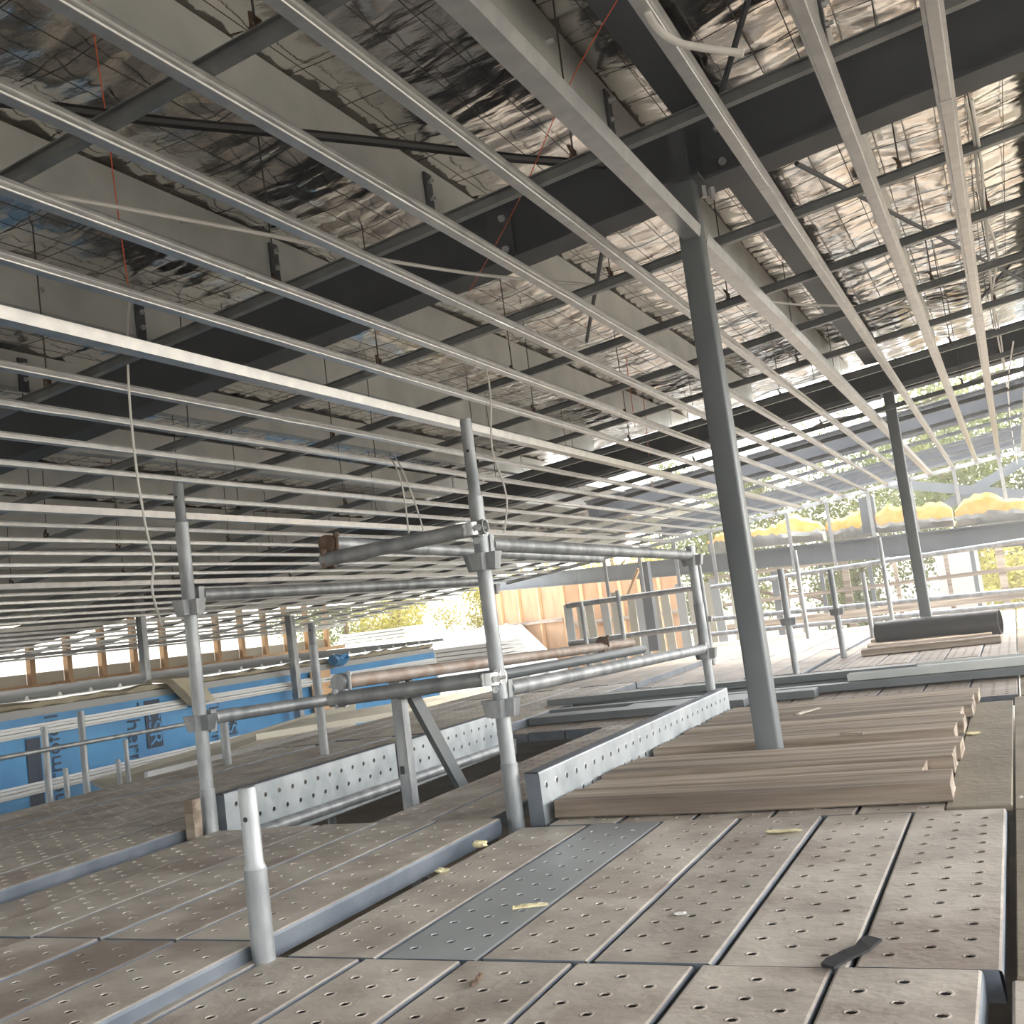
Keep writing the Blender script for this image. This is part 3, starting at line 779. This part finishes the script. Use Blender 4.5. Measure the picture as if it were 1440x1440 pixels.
strip('wood_sliver', (1184, 1032), (1216, 1032), .016, .004, 'timber_old', 'brown wood sliver on the boards behind the column', 'sliver', .056)
strip('paper_scrap', (1122, 1005), (1152, 996), .02, .003, 'cream_sheet', 'pale paper scrap on the boards behind the column', 'scrap', .056)

# ================================================================== CABLES AND LINES IN THE CEILING
def cable(name, pts, r, m_, label, cat, n=6, k=6):
    pts = smooth_path(pts, k); o = MB().tube(pts, r, n).build(name, m_, None, label, cat, smooth=True)
    return origin(o, pts[0])
def pc(x, y, off=.05):
    """point seen at a pixel, off above the batten plane"""
    d = rgt * ((x - 720) / FPX) - upv * ((y - 720) / FPX) + fwd
    # EYE + t dz = 2.10 + SLOPE (t dx + .975) + off
    t = K * (1.48 + SLOPE * .975 + off) / (d.z - SLOPE * d.x)
    return ORI + d * t
Yh = 3.05
cable('white_cable', [pc(183, 420, .05), px(179, 470, Y=Yh), px(182, 560, Y=Yh), px(192, 660, Y=Yh), px(205, 740, Y=Yh), px(216, 790, Y=Yh), px(214, 830, Y=Yh), px(228, 880, Y=Yh)], .0048, 'cable_white', 'long white cable hanging down left of the tall post', 'cable')
cable('white_cable', [pc(668, 512, .06), px(683, 520, Y=4.6), px(690, 560, Y=4.6), px(692, 630, Y=4.6), px(708, 680, Y=4.6), px(713, 710, Y=4.6), px(709, 750, Y=4.6)], .0048, 'cable_white', 'white cable hanging beside the coupler post', 'cable')
cable('white_cable', [pc(543, 638, .05), px(556, 655, Y=5.2), px(567, 690, Y=5.2), px(575, 750, Y=5.2)], .005, 'cable_white', 'pale cable pair strand hanging over the cross tube', 'cable')
cable('white_cable', [pc(548, 636, .05), px(563, 655, Y=5.3), px(583, 705, Y=5.3), px(596, 748, Y=5.3)], .005, 'cable_white', 'second pale strand hanging over the cross tube', 'cable')
cable('flat_cable', [pc(28, 268, .06), pc(120, 283, .12), pc(245, 306, .12), pc(390, 333, .08), pc(520, 362, .1), pc(690, 388, .12), pc(852, 402, .1)], .007, 'cable_white', 'white flat cable draped over the battens and rails', 'cable')
cable('white_conduit', [px(880, -60, Y=2.35), px(905, 5, Y=2.38), px(925, 40, Y=2.38), px(955, 60, Y=2.4), px(1000, 69, Y=2.42), px(1046, 75, Y=2.44)], .0095, 'cable_white', 'white conduit curving out over a batten with its cut end', 'conduit', 10)
cable('black_conduit', [pc(-40, 140, .48), pc(50, 148, .48), pc(240, 172, .47), pc(470, 193, .46), pc(640, 212, .46), pc(720, 222, .44), pc(850, 232, .42)], .018, 'conduit_black', 'black conduit running across under the foil', 'conduit', 8)
cable('orange_line', [pc(125, 0, .6), pc(150, 170, .5), pc(162, 270, .35), pc(180, 400, .1)], .0018, 'orange_string', 'orange string line hanging among the front battens', 'string')
cable('orange_line', [pc(868, 0, .5), pc(800, 120, .4), pc(728, 285, .25), pc(660, 410, .2)], .0018, 'orange_string', 'orange string line stretched down past the front beam', 'string')
for k, (a, b) in enumerate((((880, 500), (893, 600)), ((905, 560), (917, 690)))):
    cable('orange_line', [pc(*a, .3), pc(*b, .05)], .0025, 'orange_string', 'orange string dangling behind the middle battens, ' + ('upper one' if k == 0 else 'lower one'), 'string')
for k, pts in enumerate(([(1358, 140), (1370, 195), (1376, 260), (1388, 330), (1396, 420), (1408, 480), (1418, 560)], [(1366, 140), (1380, 230), (1386, 300), (1402, 360), (1396, 430), (1412, 520)], [(1425, 480), (1418, 540), (1422, 600), (1432, 660)])):
    cable('white_cable', [pc(*p, .03 + .02 * i) for i, p in enumerate(pts)], .006, 'cable_white', 'white cable dropping past the right hand battens, ' + ['straighter one of a pair', 'more kinked one of a pair', 'lower loop'][k], 'cable')
cable('white_cable', [pc(1075, 423, .12), pc(1120, 428, .12), pc(1180, 430, .12), pc(1320, 432, .1)], .006, 'cable_white', 'white cable lying across the battens right of the column', 'cable')
cable('white_cable', [px(1090, 600, Y=10.5), px(1130, 607, Y=10.5), px(1170, 590, Y=10.5), px(1290, 570, Y=10.5), px(1380, 530, Y=10.5), px(1450, 515, Y=10.5)], .012, 'cable_white', 'white cables slung along the far beam', 'cable')
# dark roof brace rods seen above the rails
for k, (a, b) in enumerate((((1052, 0), (1015, 128)), ((1120, 230), (1440, 395)), ((850, 335), (825, 480)), ((1440, 350), (1370, 430)))):
    pa_ = pc(*a, .55); pb_ = pc(*b, .5)
    cable('bracing_rod', [pa_, pa_.lerp(pb_, .5), pb_], .012, 'dark_steel', ['dark bracing rod above the white conduit', 'long pale bracing rod crossing behind the right battens', 'short dark bracing rod left of the column head', 'dark bracing rod at the right edge of the grid'][k], 'rod')

# ================================================================== LEFT SIDE: blue wrapped wall, lower roof, stud wall
WX = -13.0
wl = MB(); wl.box((-9.0, 2.0, -3.0), (-8.8, 15.2, .335)); wl.build('wall_left', 'weather_wall', label='low side wall covered in blue wrap', kind='structure')
BXW = -8.79
def wrap(y0, y1, z0, z1, label):
    o = thing('blue_wrap_sheet', label, 'wrap', (BXW, y0, z0))
    mb = MB(); n = 14; v = []; fs = []
    for i in range(n + 1):
        for j in range(7):
            y = y0 + (y1 - y0) * i / n; z = z0 + (z1 - z0) * j / 6
            v.append((BXW + rnd(0, .018) + .004, y, z))
    for i in range(n):
        for j in range(6): a = i * 7 + j; fs.append((a, a + 7, a + 8, a + 1))
    mb.add(v, fs); kid(mb.build('membrane', 'blue_wrap', smooth=True), o)
    return o
def text_mesh(s, size, m_):
    cu = bpy.data.curves.new('t', 'FONT'); cu.body = s; cu.size = size; cu.extrude = .001; cu.align_x = 'LEFT'; cu.align_y = 'CENTER'
    ob = bpy.data.objects.new('t', cu); C.objects.link(ob)
    dg = bpy.context.evaluated_depsgraph_get(); me = bpy.data.meshes.new_from_object(ob.evaluated_get(dg))
    bpy.data.objects.remove(ob); me.materials.clear(); me.materials.append(MATS[m_]); return me
def lettering(parent, s, size, y, z, down, m_='ink', dx=.026):
    me = text_mesh(s, size, m_)
    if down: R_ = Matrix(((0, 0, 1), (0, 1, 0), (-1, 0, 0)))     # text x -> -z, text y -> +y, facing +X
    else: R_ = Matrix(((0, 0, 1), (0, -1, 0), (1, 0, 0)))
    me.transform(R_.to_4x4())
    o = put('lettering', me, None, label='dark printed lettering reading ' + s); o.location = (BXW + dx, y, z)
    kid(o, parent); return o
def inkbox(parent, y0, y1, z0, z1):
    mb = MB(); mb.box((BXW + .022, y0, z0), (BXW + .025, y1, z1)); kid(mb.build('print_block', 'ink'), parent)
s1 = wrap(2.0, 9.35, -2.9, .325, 'blue wall wrap printed with large lettering near the deck edge')
s2 = wrap(9.36, 12.9, -2.9, .325, 'blue wall wrap sheet next to the hanging kraft batt')
s3 = wrap(12.92, 15.1, -2.9, .325, 'blue wall wrap sheet at the far end of the low wall')
inkbox(s1, 7.16, 7.32, -.60, .12); lettering(s1, 'Thermofoil', .225, 7.48, -.70, False)
lettering(s1, 'Thermofoil', .27, 8.52, .80 - .5, True); inkbox(s1, 8.70, 8.93, -.22, .30); lettering(s1, 'CSR', .26, 8.82, .26, True, 'blue_wrap', .029)
lettering(s2, 'Thermofoil', .24, 9.78, .26, True); inkbox(s2, 9.95, 10.16, -.38, .05); lettering(s2, 'CSR', .24, 10.06, .03, True, 'blue_wrap', .029)
lettering(s2, 'Thermofoil', .24, 11.35, .22, True); lettering(s2, 'CSR', .24, 12.2, .2, True); lettering(s3, 'CSR', .24, 13.7, .2, True)
hat = [(-.055, 0), (-.055, .02), (-.035, .022), (-.03, .055), (-.005, .055), (0, .03), (.005, .055), (.03, .055), (.035, .022), (.055, .02), (.055, 0)]
def wallrail(y0, y1, z0, z1, label):
    mb = MB(); mb.sweep(hat, (BXW + .045, y0, z0), (BXW + .045, y1, z1), (1, 0, 0)); origin(mb.build('wall_rail', 'white_roof', None, label, 'rail'), (BXW, y0, z0))
wallrail(3, 9.3, .185, .20, 'white ribbed rail along the upper blue wrap'); wallrail(9.42, 15, .20, .175, 'white ribbed rail continuing past the kraft batt')
wallrail(3, 10.6, -.36, -.345, 'white ribbed rail low on the blue wrap')
# grey fascia flashing and lower metal roof up to the stud wall
mb = MB(); mb.sweep([(0, 0), (.10, 0), (.10, .07), (0, .07)], (-8.93, 2, .335), (-8.93, 15.2, .325)); mb.build('trim_1', 'weather_wall', label='grey flashing along the top of the blue wrapped wall', kind='structure')
rf = thing('lower_roof', 'grey ribbed metal roof strip between blue wall and stud wall', 'roof', (-9, 8, .45))
for k in range(34):
    y0 = 2.2 + k * .40
    mb = MB(); mb.sweep([(0, 0), (.33, 0), (.345, .035), (.375, .035), (.39, 0), (.40, 0), (.40, -.01), (0, -.01)], (-8.95, y0, .490), (-12.95, y0, .572))
    kid(mb.build('roof_pan', 'roof_metal'), rf)
mb = MB(); n = 70; v = []; fs = []
for i in range(n + 1):
    y = 2.2 + 13 * i / n
    for dx, dz in ((0, 0), (.10, .02 + rnd(-.01, .02)), (.13, .06 + rnd(-.02, .03)), (.02, .09 + rnd(-.02, .02))): v.append((-8.95 + dx, y, .39 + dz * .9))
for i in range(n):
    for j in range(4): fs.append((i * 4 + j, i * 4 + (j + 1) % 4, i * 4 + 4 + (j + 1) % 4, i * 4 + 4 + j))
mb.add(v, fs); origin(mb.build('insulation_roll', 'kraft', None, 'ragged brown insulation strip along the lower roof edge', 'insulation'), (-8.95, 8, .45))
# timber stud wall with its bright translucent film
sw = thing('stud_wall', 'pine stud wall with bright openings on the left side', 'wall frame', (WX, 9, .58))
for k in range(22):
    y = 4.2 + k * .66
    mb = MB(); mb.box((WX - .045, y - .045, .60), (WX + .045, y + .045, 1.80)); kid(mb.build('stud', 'timber_pine'), sw)
for z0, z1, nm in ((.57, .64, 'bottom_plate'), (1.72, 1.80, 'top_plate')):
    mb = MB(); mb.box((WX - .05, 3.5, z0), (WX + .06, 18.6, z1)); kid(mb.build(nm, 'timber_pine'), sw)
for k in range(21):
    y = 4.2 + k * .66
    mb = MB(); mb.box((WX - .06, y + .045, .64), (WX - .05, y + .615, .80)); kid(mb.build('lining_panel', 'cream_sheet'), sw)
for k in range(7):
    yy = 7 + k * 1.35; mb = MB(); mb.box((WX + .1, yy, .58), (WX + .5, yy + .1, .64)); origin(mb.build('pine_block', 'timber_pine', None, nth(k) + ' pine offcut on the lower roof, counting away from the deck edge', 'offcut', 'pine offcuts on the lower roof'), (WX + .3, yy, .58))
mb = MB(); mb.box((-14.4, 3, 1.80), (-12.9, 18.6, 1.98)); mb.build('trim_2', 'weather_wall', label='pale soffit over the stud wall', kind='structure')
# kraft batt hanging over the wall and steel post stubs
kb = MB(); v = []; fs = []
pts = [(-8.95, 9.12, .50), (-8.72, 9.2, .46), (-8.66, 9.32, .30), (-8.62, 9.40, .17)]
for i, p in enumerate(pts):
    for a, b in ((-.19, 0), (.19, 0), (.17, .07), (-.17, .07)): v.append((p[0] + b + rnd(-.01, .02), p[1] + a, p[2] + b * .4 + rnd(-.01, .01)))
for i in range(3):
    for j in range(4): fs.append((i * 4 + j, i * 4 + (j + 1) % 4, i * 4 + 4 + (j + 1) % 4, i * 4 + 4 + j))
fs += [(3, 2, 1, 0), (12, 13, 14, 15)]
kb.add(v, fs); origin(kb.build('insulation_batt', 'kraft', None, 'pale batt hanging over the top of the blue wall', 'insulation'), pts[0])
mb = MB(); mb.box((-9.06, 8.98, .3), (-8.98, 9.06, 1.55)); origin(mb.build('steel_post', 'tube_galv', None, 'grey steel post rising behind the hanging batt', 'post'), (-9.02, 9.02, .3))
mb = MB(); p = px(422, 1010, X=-8.6); mb.bar((-8.6, p.y, -.6), (-8.6, p.y, 1.1), .09, .09, (0, 1, 0)); origin(mb.build('steel_post', 'tube_galv', None, 'grey steel post at the end of the blue wall', 'post'), (-8.6, p.y, -.6))
# handrail standing in the gap between deck and blue wall
HX = -5.6
for k, (xt, yt, yb_) in enumerate(((62, 1022, 1130), (113, 1000, 1118), (176, 1040, 1080), (166, 1068, 1110), (92, 1080, 1125))):
    t = px(xt, yt, X=HX); b = px(xt + 6, yb_, X=HX)
    standard(HX, t.y, -2.8, t.z, None, 'thin outer handrail post below the deck edge in front of the blue wall', (), 'outer handrail posts', .022 if k < 2 else .016)
a = px(-20, 1070, X=HX + .03); b = px(285, 1014, X=HX + .03)
tubes('scaffold_tube', [a, b], 'thin horizontal handrail tube crossing the blue wall', r=.015)
# odds and ends at the far end of the blue wall
lump('plastic_wrap', px(477, 938, X=-8.7), (.16, .16, .22), 'blue_wrap', 'crumpled blue plastic on top of the wall end', 'plastic', 9)
mb = MB(); q = px(456, 1000, X=-8.72); mb.box((-.01, -.22, 0), (.01, .22, .55)); mb.build('orange_board', 'timber_pine', None, 'orange brown board leaning at the end of the blue wall', 'board', loc=tuple(q))
pj = thing('screw_jack', 'pale screw jack prop beside the orange brown board', 'prop', tuple(px(474, 985, X=-8.2)))
mb = MB(); mb.tube([(0, 0, -.25), (0, 0, .28)], .028, 10); mb.build('spindle', 'white_roof', pj, smooth=True)
mb = MB(); mb.tube([(0, 0, .17), (0, 0, .20)], .07, 10); mb.box((-.10, -.012, .175), (.10, .012, .195)); mb.build('wing_nut', 'white_roof', pj)
mb = MB(); mb.box((-.07, -.07, .28), (.07, .07, .295)); mb.build('head_plate', 'white_roof', pj)
# cream roof panels in the gap
def quad_sheet(name, pts, th, m_, label, cat):
    mb = MB(); P = [Vector(p) for p in pts]; nrm = (P[1] - P[0]).cross(P[3] - P[0]).normalized() * th
    v = P + [p - nrm for p in P]
    mb.add(v, [(0, 1, 2, 3), (7, 6, 5, 4), (0, 4, 5, 1), (1, 5, 6, 2), (2, 6, 7, 3), (3, 7, 4, 0)])
    return origin(mb.build(name, m_, None, label, cat), P[0])
quad_sheet('cream_panel', [px(128, 1098, X=-7.2), px(160, 1112, X=-6.6), px(500, 1040, X=-6.6), px(500, 985, X=-7.4)], .03, 'cream_sheet', 'cream wall panel below the blue wrap beside the deck', 'panel')
quad_sheet('cream_panel', [px(208, 1108, X=-6.4), px(480, 1046, X=-6.4), px(480, 1020, X=-6.4), px(208, 1085, X=-6.4)], .04, 'white_roof', 'pale low parapet strip beside the deck edge', 'panel')
quad_sheet('cream_panel', [px(360, 1032, X=-5.5), px(560, 1000, X=-5.5), px(690, 965, X=-6.2), px(420, 1012, X=-6.2)], .05, 'cream_sheet', 'cream sheet on trestles past the outer post', 'panel')

# ================================================================== FAR BACKGROUND
# lower white roof with stacked sheets, beyond the hatch
def far(x, y, Y): return px(x, y, Y=Y)
wr = thing('white_roof', 'sunlit white ribbed roof beyond the scaffold', 'roof', tuple(far(590, 930, 20)))
p0 = Vector((-16.5, 15.5, -.35)); ux = Vector((1, .18, 0)).normalized(); uy = Vector((-.55, 1, .085)).normalized()
for k in range(26):
    q = p0 + ux * (k * .36)
    mb = MB(); mb.sweep([(0, 0), (.25, 0), (.27, .05), (.33, .05), (.35, 0), (.36, 0), (.36, -.02), (0, -.02)], q, q + uy * 13)
    kid(mb.build('roof_pan', 'white_roof'), wr)
for k, (xx, yy, nm) in enumerate(((545, 893, 'stack of white panels on the sunlit roof, farther one'), (655, 918, 'stack of white panels on the sunlit roof, nearer the coupler post'))):
    c_ = far(xx, yy, 21 - 3.5 * k)
    st = thing('panel_stack', nm, 'panels', tuple(c_))
    for j in range(4):
        mb = MB(); mb.box((-1.0 + .05 * j, -.7, j * .075 - .15), (.95 - .03 * j, .7, j * .075 - .09)); mb.build('panel', 'white_sheet', st)

# plywood hoarding with studs
def hoarding(A_, B_, z0, z1, n, label, battens=True):
    A_ = Vector(A_); B_ = Vector(B_); d = (B_ - A_); L_ = d.length; d.normalize()
    o = thing('plywood_hoarding', label, 'hoarding', tuple(A_))
    ang = math.atan2(d.y, d.x)
    o.rotation_euler = (0, 0, ang)
    wd = L_ / n
    for k in range(n):
        mb = MB(); mb.box((k * wd + .006, 0, z0 - A_.z), (k * wd + wd - .006, .02, z1 - A_.z)); mb.build('plywood_panel', 'plywood', o)
        mb = MB(); mb.box((k * wd - .04, -.09, z0 - A_.z), (k * wd + .04, -.005, z1 - A_.z + .1)); mb.build('stud', 'timber_pine', o)
    for z in (z0 + .35, (z0 + z1) / 2 + .25):
        mb = MB(); mb.box((0, -.12, z - A_.z), (L_, -.09, z - A_.z + .1)); mb.build('waling', 'timber_old', o)
    return o
hA = far(690, 905, 30); hB = far(800, 900, 25.5)
hoarding((hA.x, hA.y, 0), (hB.x, hB.y, 0), -1.2, 1.75, 4, 'sunlit plywood hoarding with studs behind the white roof')
hC = far(965, 890, 26)
hoarding((hB.x, hB.y, 0), (hC.x, hC.y, 0), -1.5, 1.7, 6, 'shaded plywood hoarding behind the far posts')

# steel member leaning on the hoarding, timber props
mb = MB(); mb.bar(far(905, 790, 17.5), far(922, 915, 17.5), .17, .17, (0, 1, 0)); origin(mb.build('steel_post', 'dark_steel', None, 'dark steel post standing before the shaded hoarding', 'post'), far(922, 915, 17.5))
mb = MB(); mb.bar(far(898, 800, 17.2), far(881, 842, 17.2), .08, .04); origin(mb.build('timber_prop', 'timber_pine', None, 'short pine prop leaning under the low beam', 'prop'), far(881, 842, 17.2))
# guard rails across the far side
RY = px(885, 952, Z=-.1).y + .05
for k, (a, b) in enumerate((((797, 852), (985, 826)), ((800, 905), (985, 880)), ((1000, 826), (1440, 760)), ((990, 872), (1440, 830)), ((1000, 892), (1440, 850)))):
    tubes('scaffold_tube', [far(*a, RY if k < 2 else 13.7), far(*b, RY if k < 2 else 13.3)], ['upper far guard rail before the plywood hoarding', 'lower far guard rail before the plywood hoarding', 'top far guard rail under the low beam', 'middle far guard rail before the trees', 'bottom far guard rail before the trees'][k], r=.03)

# low edge beam running away to the left
lb0 = far(1475, 746, 14.9); lb1 = far(690, 823, 23.0)
mb = MB(); mb.sweep([(a, b - .16) for a, b in ibeam(.2, .32, .02, .015)], lb0, lb1); origin(mb.build('edge_beam', 'column_steel', None, 'low grey edge beam crossing behind the far column', 'beam'), lb0)
# yellow insulation bundled on the low beam: silver facing below, wool above
random.seed(21)
for k, (x0, x1, yb_, yf, yt, nm) in enumerate(((1346, 1475, 738, 722, 692, 'tallest, beside the right edge'), (1236, 1342, 748, 735, 702, 'right of the far column'), (1166, 1234, 758, 744, 716, 'left of the far column'), (1060, 1160, 768, 752, 728, 'among the edge studs'), (1000, 1052, 778, 762, 748, 'lowest, by the grey column'))):
    t = ((x0 + x1) / 2 - 690) / 785
    Yd = lb1.y + (lb0.y - lb1.y) * t
    a = px(x0, yb_, Y=Yd + .05); b = px(x1, yb_ - (x1 - x0) * .105, Y=Yd - .1)
    mp = px((x0 + x1) / 2, yb_ - (x1 - x0) * .05, Y=Yd)
    hf = px((x0 + x1) / 2, yf, Y=Yd).z - px((x0 + x1) / 2, yb_, Y=Yd).z; ht = px((x0 + x1) / 2, yt, Y=Yd).z - px((x0 + x1) / 2, yb_, Y=Yd).z
    o = thing('insulation_batt', 'glowing yellow insulation batt on the low beam, ' + nm, 'insulation', tuple(a))
    n = 16; v = []; fs = []; wv = []; wf = []
    for i in range(n + 1):
        t = i / n; p = a.lerp(b, t); e = math.sin(math.pi * min(max(t, .02), .98)) ** .35
        f_ = hf * (.8 + rnd(-.15, .25)); h_ = (ht - hf) * e * (.8 + .25 * math.sin(t * 7 + k) + rnd(-.05, .08))
        for dy, dz in ((-.16, -.03), (.2, -.03), (.2, f_), (-.18 + rnd(-.02, .02), f_), (-.2 + rnd(-.03, .03), f_ * .5)): v.append((p.x, p.y + dy, p.z + dz))
        for dy, dz in ((-.17, f_ - .02), (.19, f_ - .02), (.2, f_ + h_ * .6), (.09, f_ + h_ * .95), (-.06, f_ + h_), (-.17, f_ + h_ * .7)): wv.append((p.x, p.y + dy + rnd(-.02, .02), p.z + dz + rnd(-.01, .01)))
    for i in range(n):
        for j in range(5): fs.append((i * 5 + j, i * 5 + (j + 1) % 5, i * 5 + 5 + (j + 1) % 5, i * 5 + 5 + j))
        for j in range(6): wf.append((i * 6 + j, i * 6 + (j + 1) % 6, i * 6 + 6 + (j + 1) % 6, i * 6 + 6 + j))
    fs += [tuple(range(5))[::-1], tuple(range(n * 5, n * 5 + 5))]; wf += [tuple(range(6))[::-1], tuple(range(n * 6, n * 6 + 6))]
    mb = MB(); mb.add(v, fs); kid(mb.build('foil_facing', 'foil_dull', smooth=True), o)
    mb = MB(); mb.add(wv, wf); kid(mb.build('wool', 'batt', smooth=True), o)
# flat bracing straps beyond
for k, (a, b) in enumerate((((1245, 680), (1440, 695)), ((1270, 745), (1440, 648)))):
    mb = MB(); mb.bar(far(*a, 19.5 + .3 * k), far(*b, 19.5 + .3 * k), .02, .16); origin(mb.build('roof_brace', 'column_steel', None, 'grey steel brace beyond the ceiling edge, ' + ('nearly level one' if k == 0 else 'rising one'), 'brace'), far(*a, 19.5))
mb = MB(); mb.bar(far(1218, 700, 17), far(1226, 750, 17), .22, .22, (0, 1, 0)); origin(mb.build('bolted_bracket', 'column_steel', None, 'bolted steel bracket block above the low beam', 'bracket'), far(1222, 725, 17))

mb = MB(); mb.box((-9.5, 16.9, -1.1), (3.5, 20.3, -.9)); mb.build('floor', 'gravel', label='pale slab strip beyond the far end of the deck', kind='structure')
# open stud frames with trees behind
fr = thing('steel_stud_frame', 'open steel stud frame along the far edge of the deck', 'wall frame', (-3, 19.5, -.5))
for k in range(17):
    x = 2.3 - k * .42
    mb = MB(); mb.bar((x, 19.5, -.9), (x + .02, 19.5, 1.0), .07 if k % 3 else .12, .05, (0, 1, 0)); kid(mb.build('stud', 'column_steel' if k % 2 else 'timber_old'), fr)
for z in (-.62, -.05, .42, .95):
    mb = MB(); mb.box((-5.2, 19.46, z), (2.5, 19.54, z + (.14 if z < .3 and z > -.3 else .07))); kid(mb.build('rail', 'timber_old'), fr)
# boards standing on end between hoarding and stud frame
random.seed(11)
for k in range(14):
    x = -7.6 + k * .24
    mb = MB(); mb.box((-.08, -.02, 0), (.08, .02, 1.75 + rnd(-.1, .1)))
    mb.build('standing_sheet', 'cream_sheet' if k % 3 else 'roof_metal', None, 'long pale sheet standing on end by the far guard rail', 'sheet', 'sheets standing on end', loc=(x, 18.2 + .12 * (k % 2), -.9), rot=(rnd(-.03, .06), rnd(-.015, .015), rnd(-.2, .2)))
mb = MB(); mb.box((-.3, -.3, 0), (.3, .3, 4.2)); mb.build('concrete_pier', 'weather_wall', None, 'pale square pier among the studs near the black pipe', 'pier', loc=tuple(far(1365, 900, 21) - Vector((0, 0, 2.2))), rot=(0, 0, .3))

# trees
def crown_mesh(name, n, rx, rz, m_, seed, size=.068):
    rs = np.random.RandomState(seed)
    # leaves on a few rounded clumps
    nc = 22; cc = rs.normal(size=(nc, 3)); cc /= np.linalg.norm(cc, axis=1)[:, None]; cc *= rs.uniform(.2, .9, (nc, 1)); cc *= (rx, rx, rz)
    idx = rs.randint(0, nc, n); off = rs.normal(size=(n, 3)) * .135 * np.array((rx, rx, rz))
    c = cc[idx] + off
    a = rs.normal(size=(n, 3)); a /= np.linalg.norm(a, axis=1)[:, None]
    b = np.cross(a, rs.normal(size=(n, 3))); b /= np.linalg.norm(b, axis=1)[:, None]
    s_ = rs.uniform(.6, 1.3, (n, 1)) * size
    v = np.stack([c - a * s_, c + b * s_ * .45, c + a * s_, c - b * s_ * .45], 1).reshape(-1, 3)
    f = np.arange(n * 4).reshape(-1, 4)
    me = bpy.data.meshes.new(name); me.from_pydata(v.tolist(), [], f.tolist()); me.materials.append(MATS[m_]); me.update(); return me
CR = [crown_mesh('crown', 9000, 2.4, 2.6, 'leaf', 1), crown_mesh('crown', 9000, 2.0, 3.2, 'leaf', 2), crown_mesh('crown', 8000, 2.2, 2.2, 'leaf_gold', 3)]
def tree(x, y, zcn, sc, kind, label, seed):
    random.seed(seed)
    o = thing('tree', label, 'tree', (x, y, -3), None, 'trees around the site')
    mb = MB(); h = zcn + 3
    path = smooth_path([(0, 0, 0), (rnd(-.1, .1), rnd(-.1, .1), h * .4), (rnd(-.25, .25), rnd(-.2, .2), h * .8), (rnd(-.3, .3), 0, h + 1.2)], 4)
    mb.tube(path, [.20 * (1 - .7 * i / (len(path) - 1)) for i in range(len(path))], 9)
    mb.build('trunk', 'bark', o, smooth=True)
    for q in range(5):
        b0 = Vector(path[6 + q]); b1 = b0 + Vector((rnd(-1.4, 1.4), rnd(-1.2, 1.2), rnd(.4, 1.4)))
        mb = MB(); mb.tube([b0, b0.lerp(b1, .5) + Vector((0, 0, .1)), b1], [.07, .05, .02], 6); mb.build('branch', 'bark', o, smooth=True)
    c = put('crown', CR[kind], o); c.location = (0, 0, h); c.scale = (sc, sc, sc); c.rotation_euler = (0, 0, rnd(0, 6.28))
TREES = [(4.5, 25, 2.0, 1.2, 0), (1.6, 27, 1.2, 1.2, 1), (-1.2, 26, 2.2, 1.1, 0), (-3.8, 28, 1.0, 1.1, 1), (-6.2, 31, 2.6, 1.2, 0), (3.2, 33, 4.4, 1.4, 1), (-1.8, 34, 4.5, 1.3, 0), (7.5, 29, 3.6, 1.4, 1), (-9.5, 36, 2.4, 1.2, 1),
         (-21, 34, .9, 1.0, 2), (-17.5, 37, 1.3, 1.1, 2), (-14.0, 39, 1.6, 1.1, 2), (-25, 36, 2.2, 1.2, 0), (0.2, 24, .2, .9, 2), (2.6, 23.5, .0, .8, 2)]
for i, (x, y, z, s_, k) in enumerate(TREES):
    tree(x, y, z, s_, k, ('golden leaved tree behind the sunlit white roof' if x < -10 else 'golden leaved bush close behind the open stud frame') if k == 2 else ('green tree behind the golden trees' if x < -20 else ('tall green tree close behind the open stud frame' if y < 29.5 else 'taller green tree in the second row behind the stud frame')), 40 + i)

# ------------------------------------------------------------------ haze volume added in the building for a veil of lens glare
hz = bpy.data.materials.new('glare_haze'); hz.use_nodes = True
hn = hz.node_tree.nodes; hn.clear()
ho = hn.new('ShaderNodeOutputMaterial'); hv = hn.new('ShaderNodeVolumeScatter')
hv.inputs['Color'].default_value = (1, .97, .93, 1); hv.inputs['Density'].default_value = .011; hv.inputs['Anisotropy'].default_value = .35
hz.node_tree.links.new(hv.outputs[0], ho.inputs['Volume'])
MATS['glare_haze'] = hz
mb = MB(); mb.box((-12.6, .9, -1.25), (2.75, 15.5, 4.6))
mb.build('glare_haze', 'glare_haze', None, label='thin haze added to the air for a veil of glare', kind='stuff')
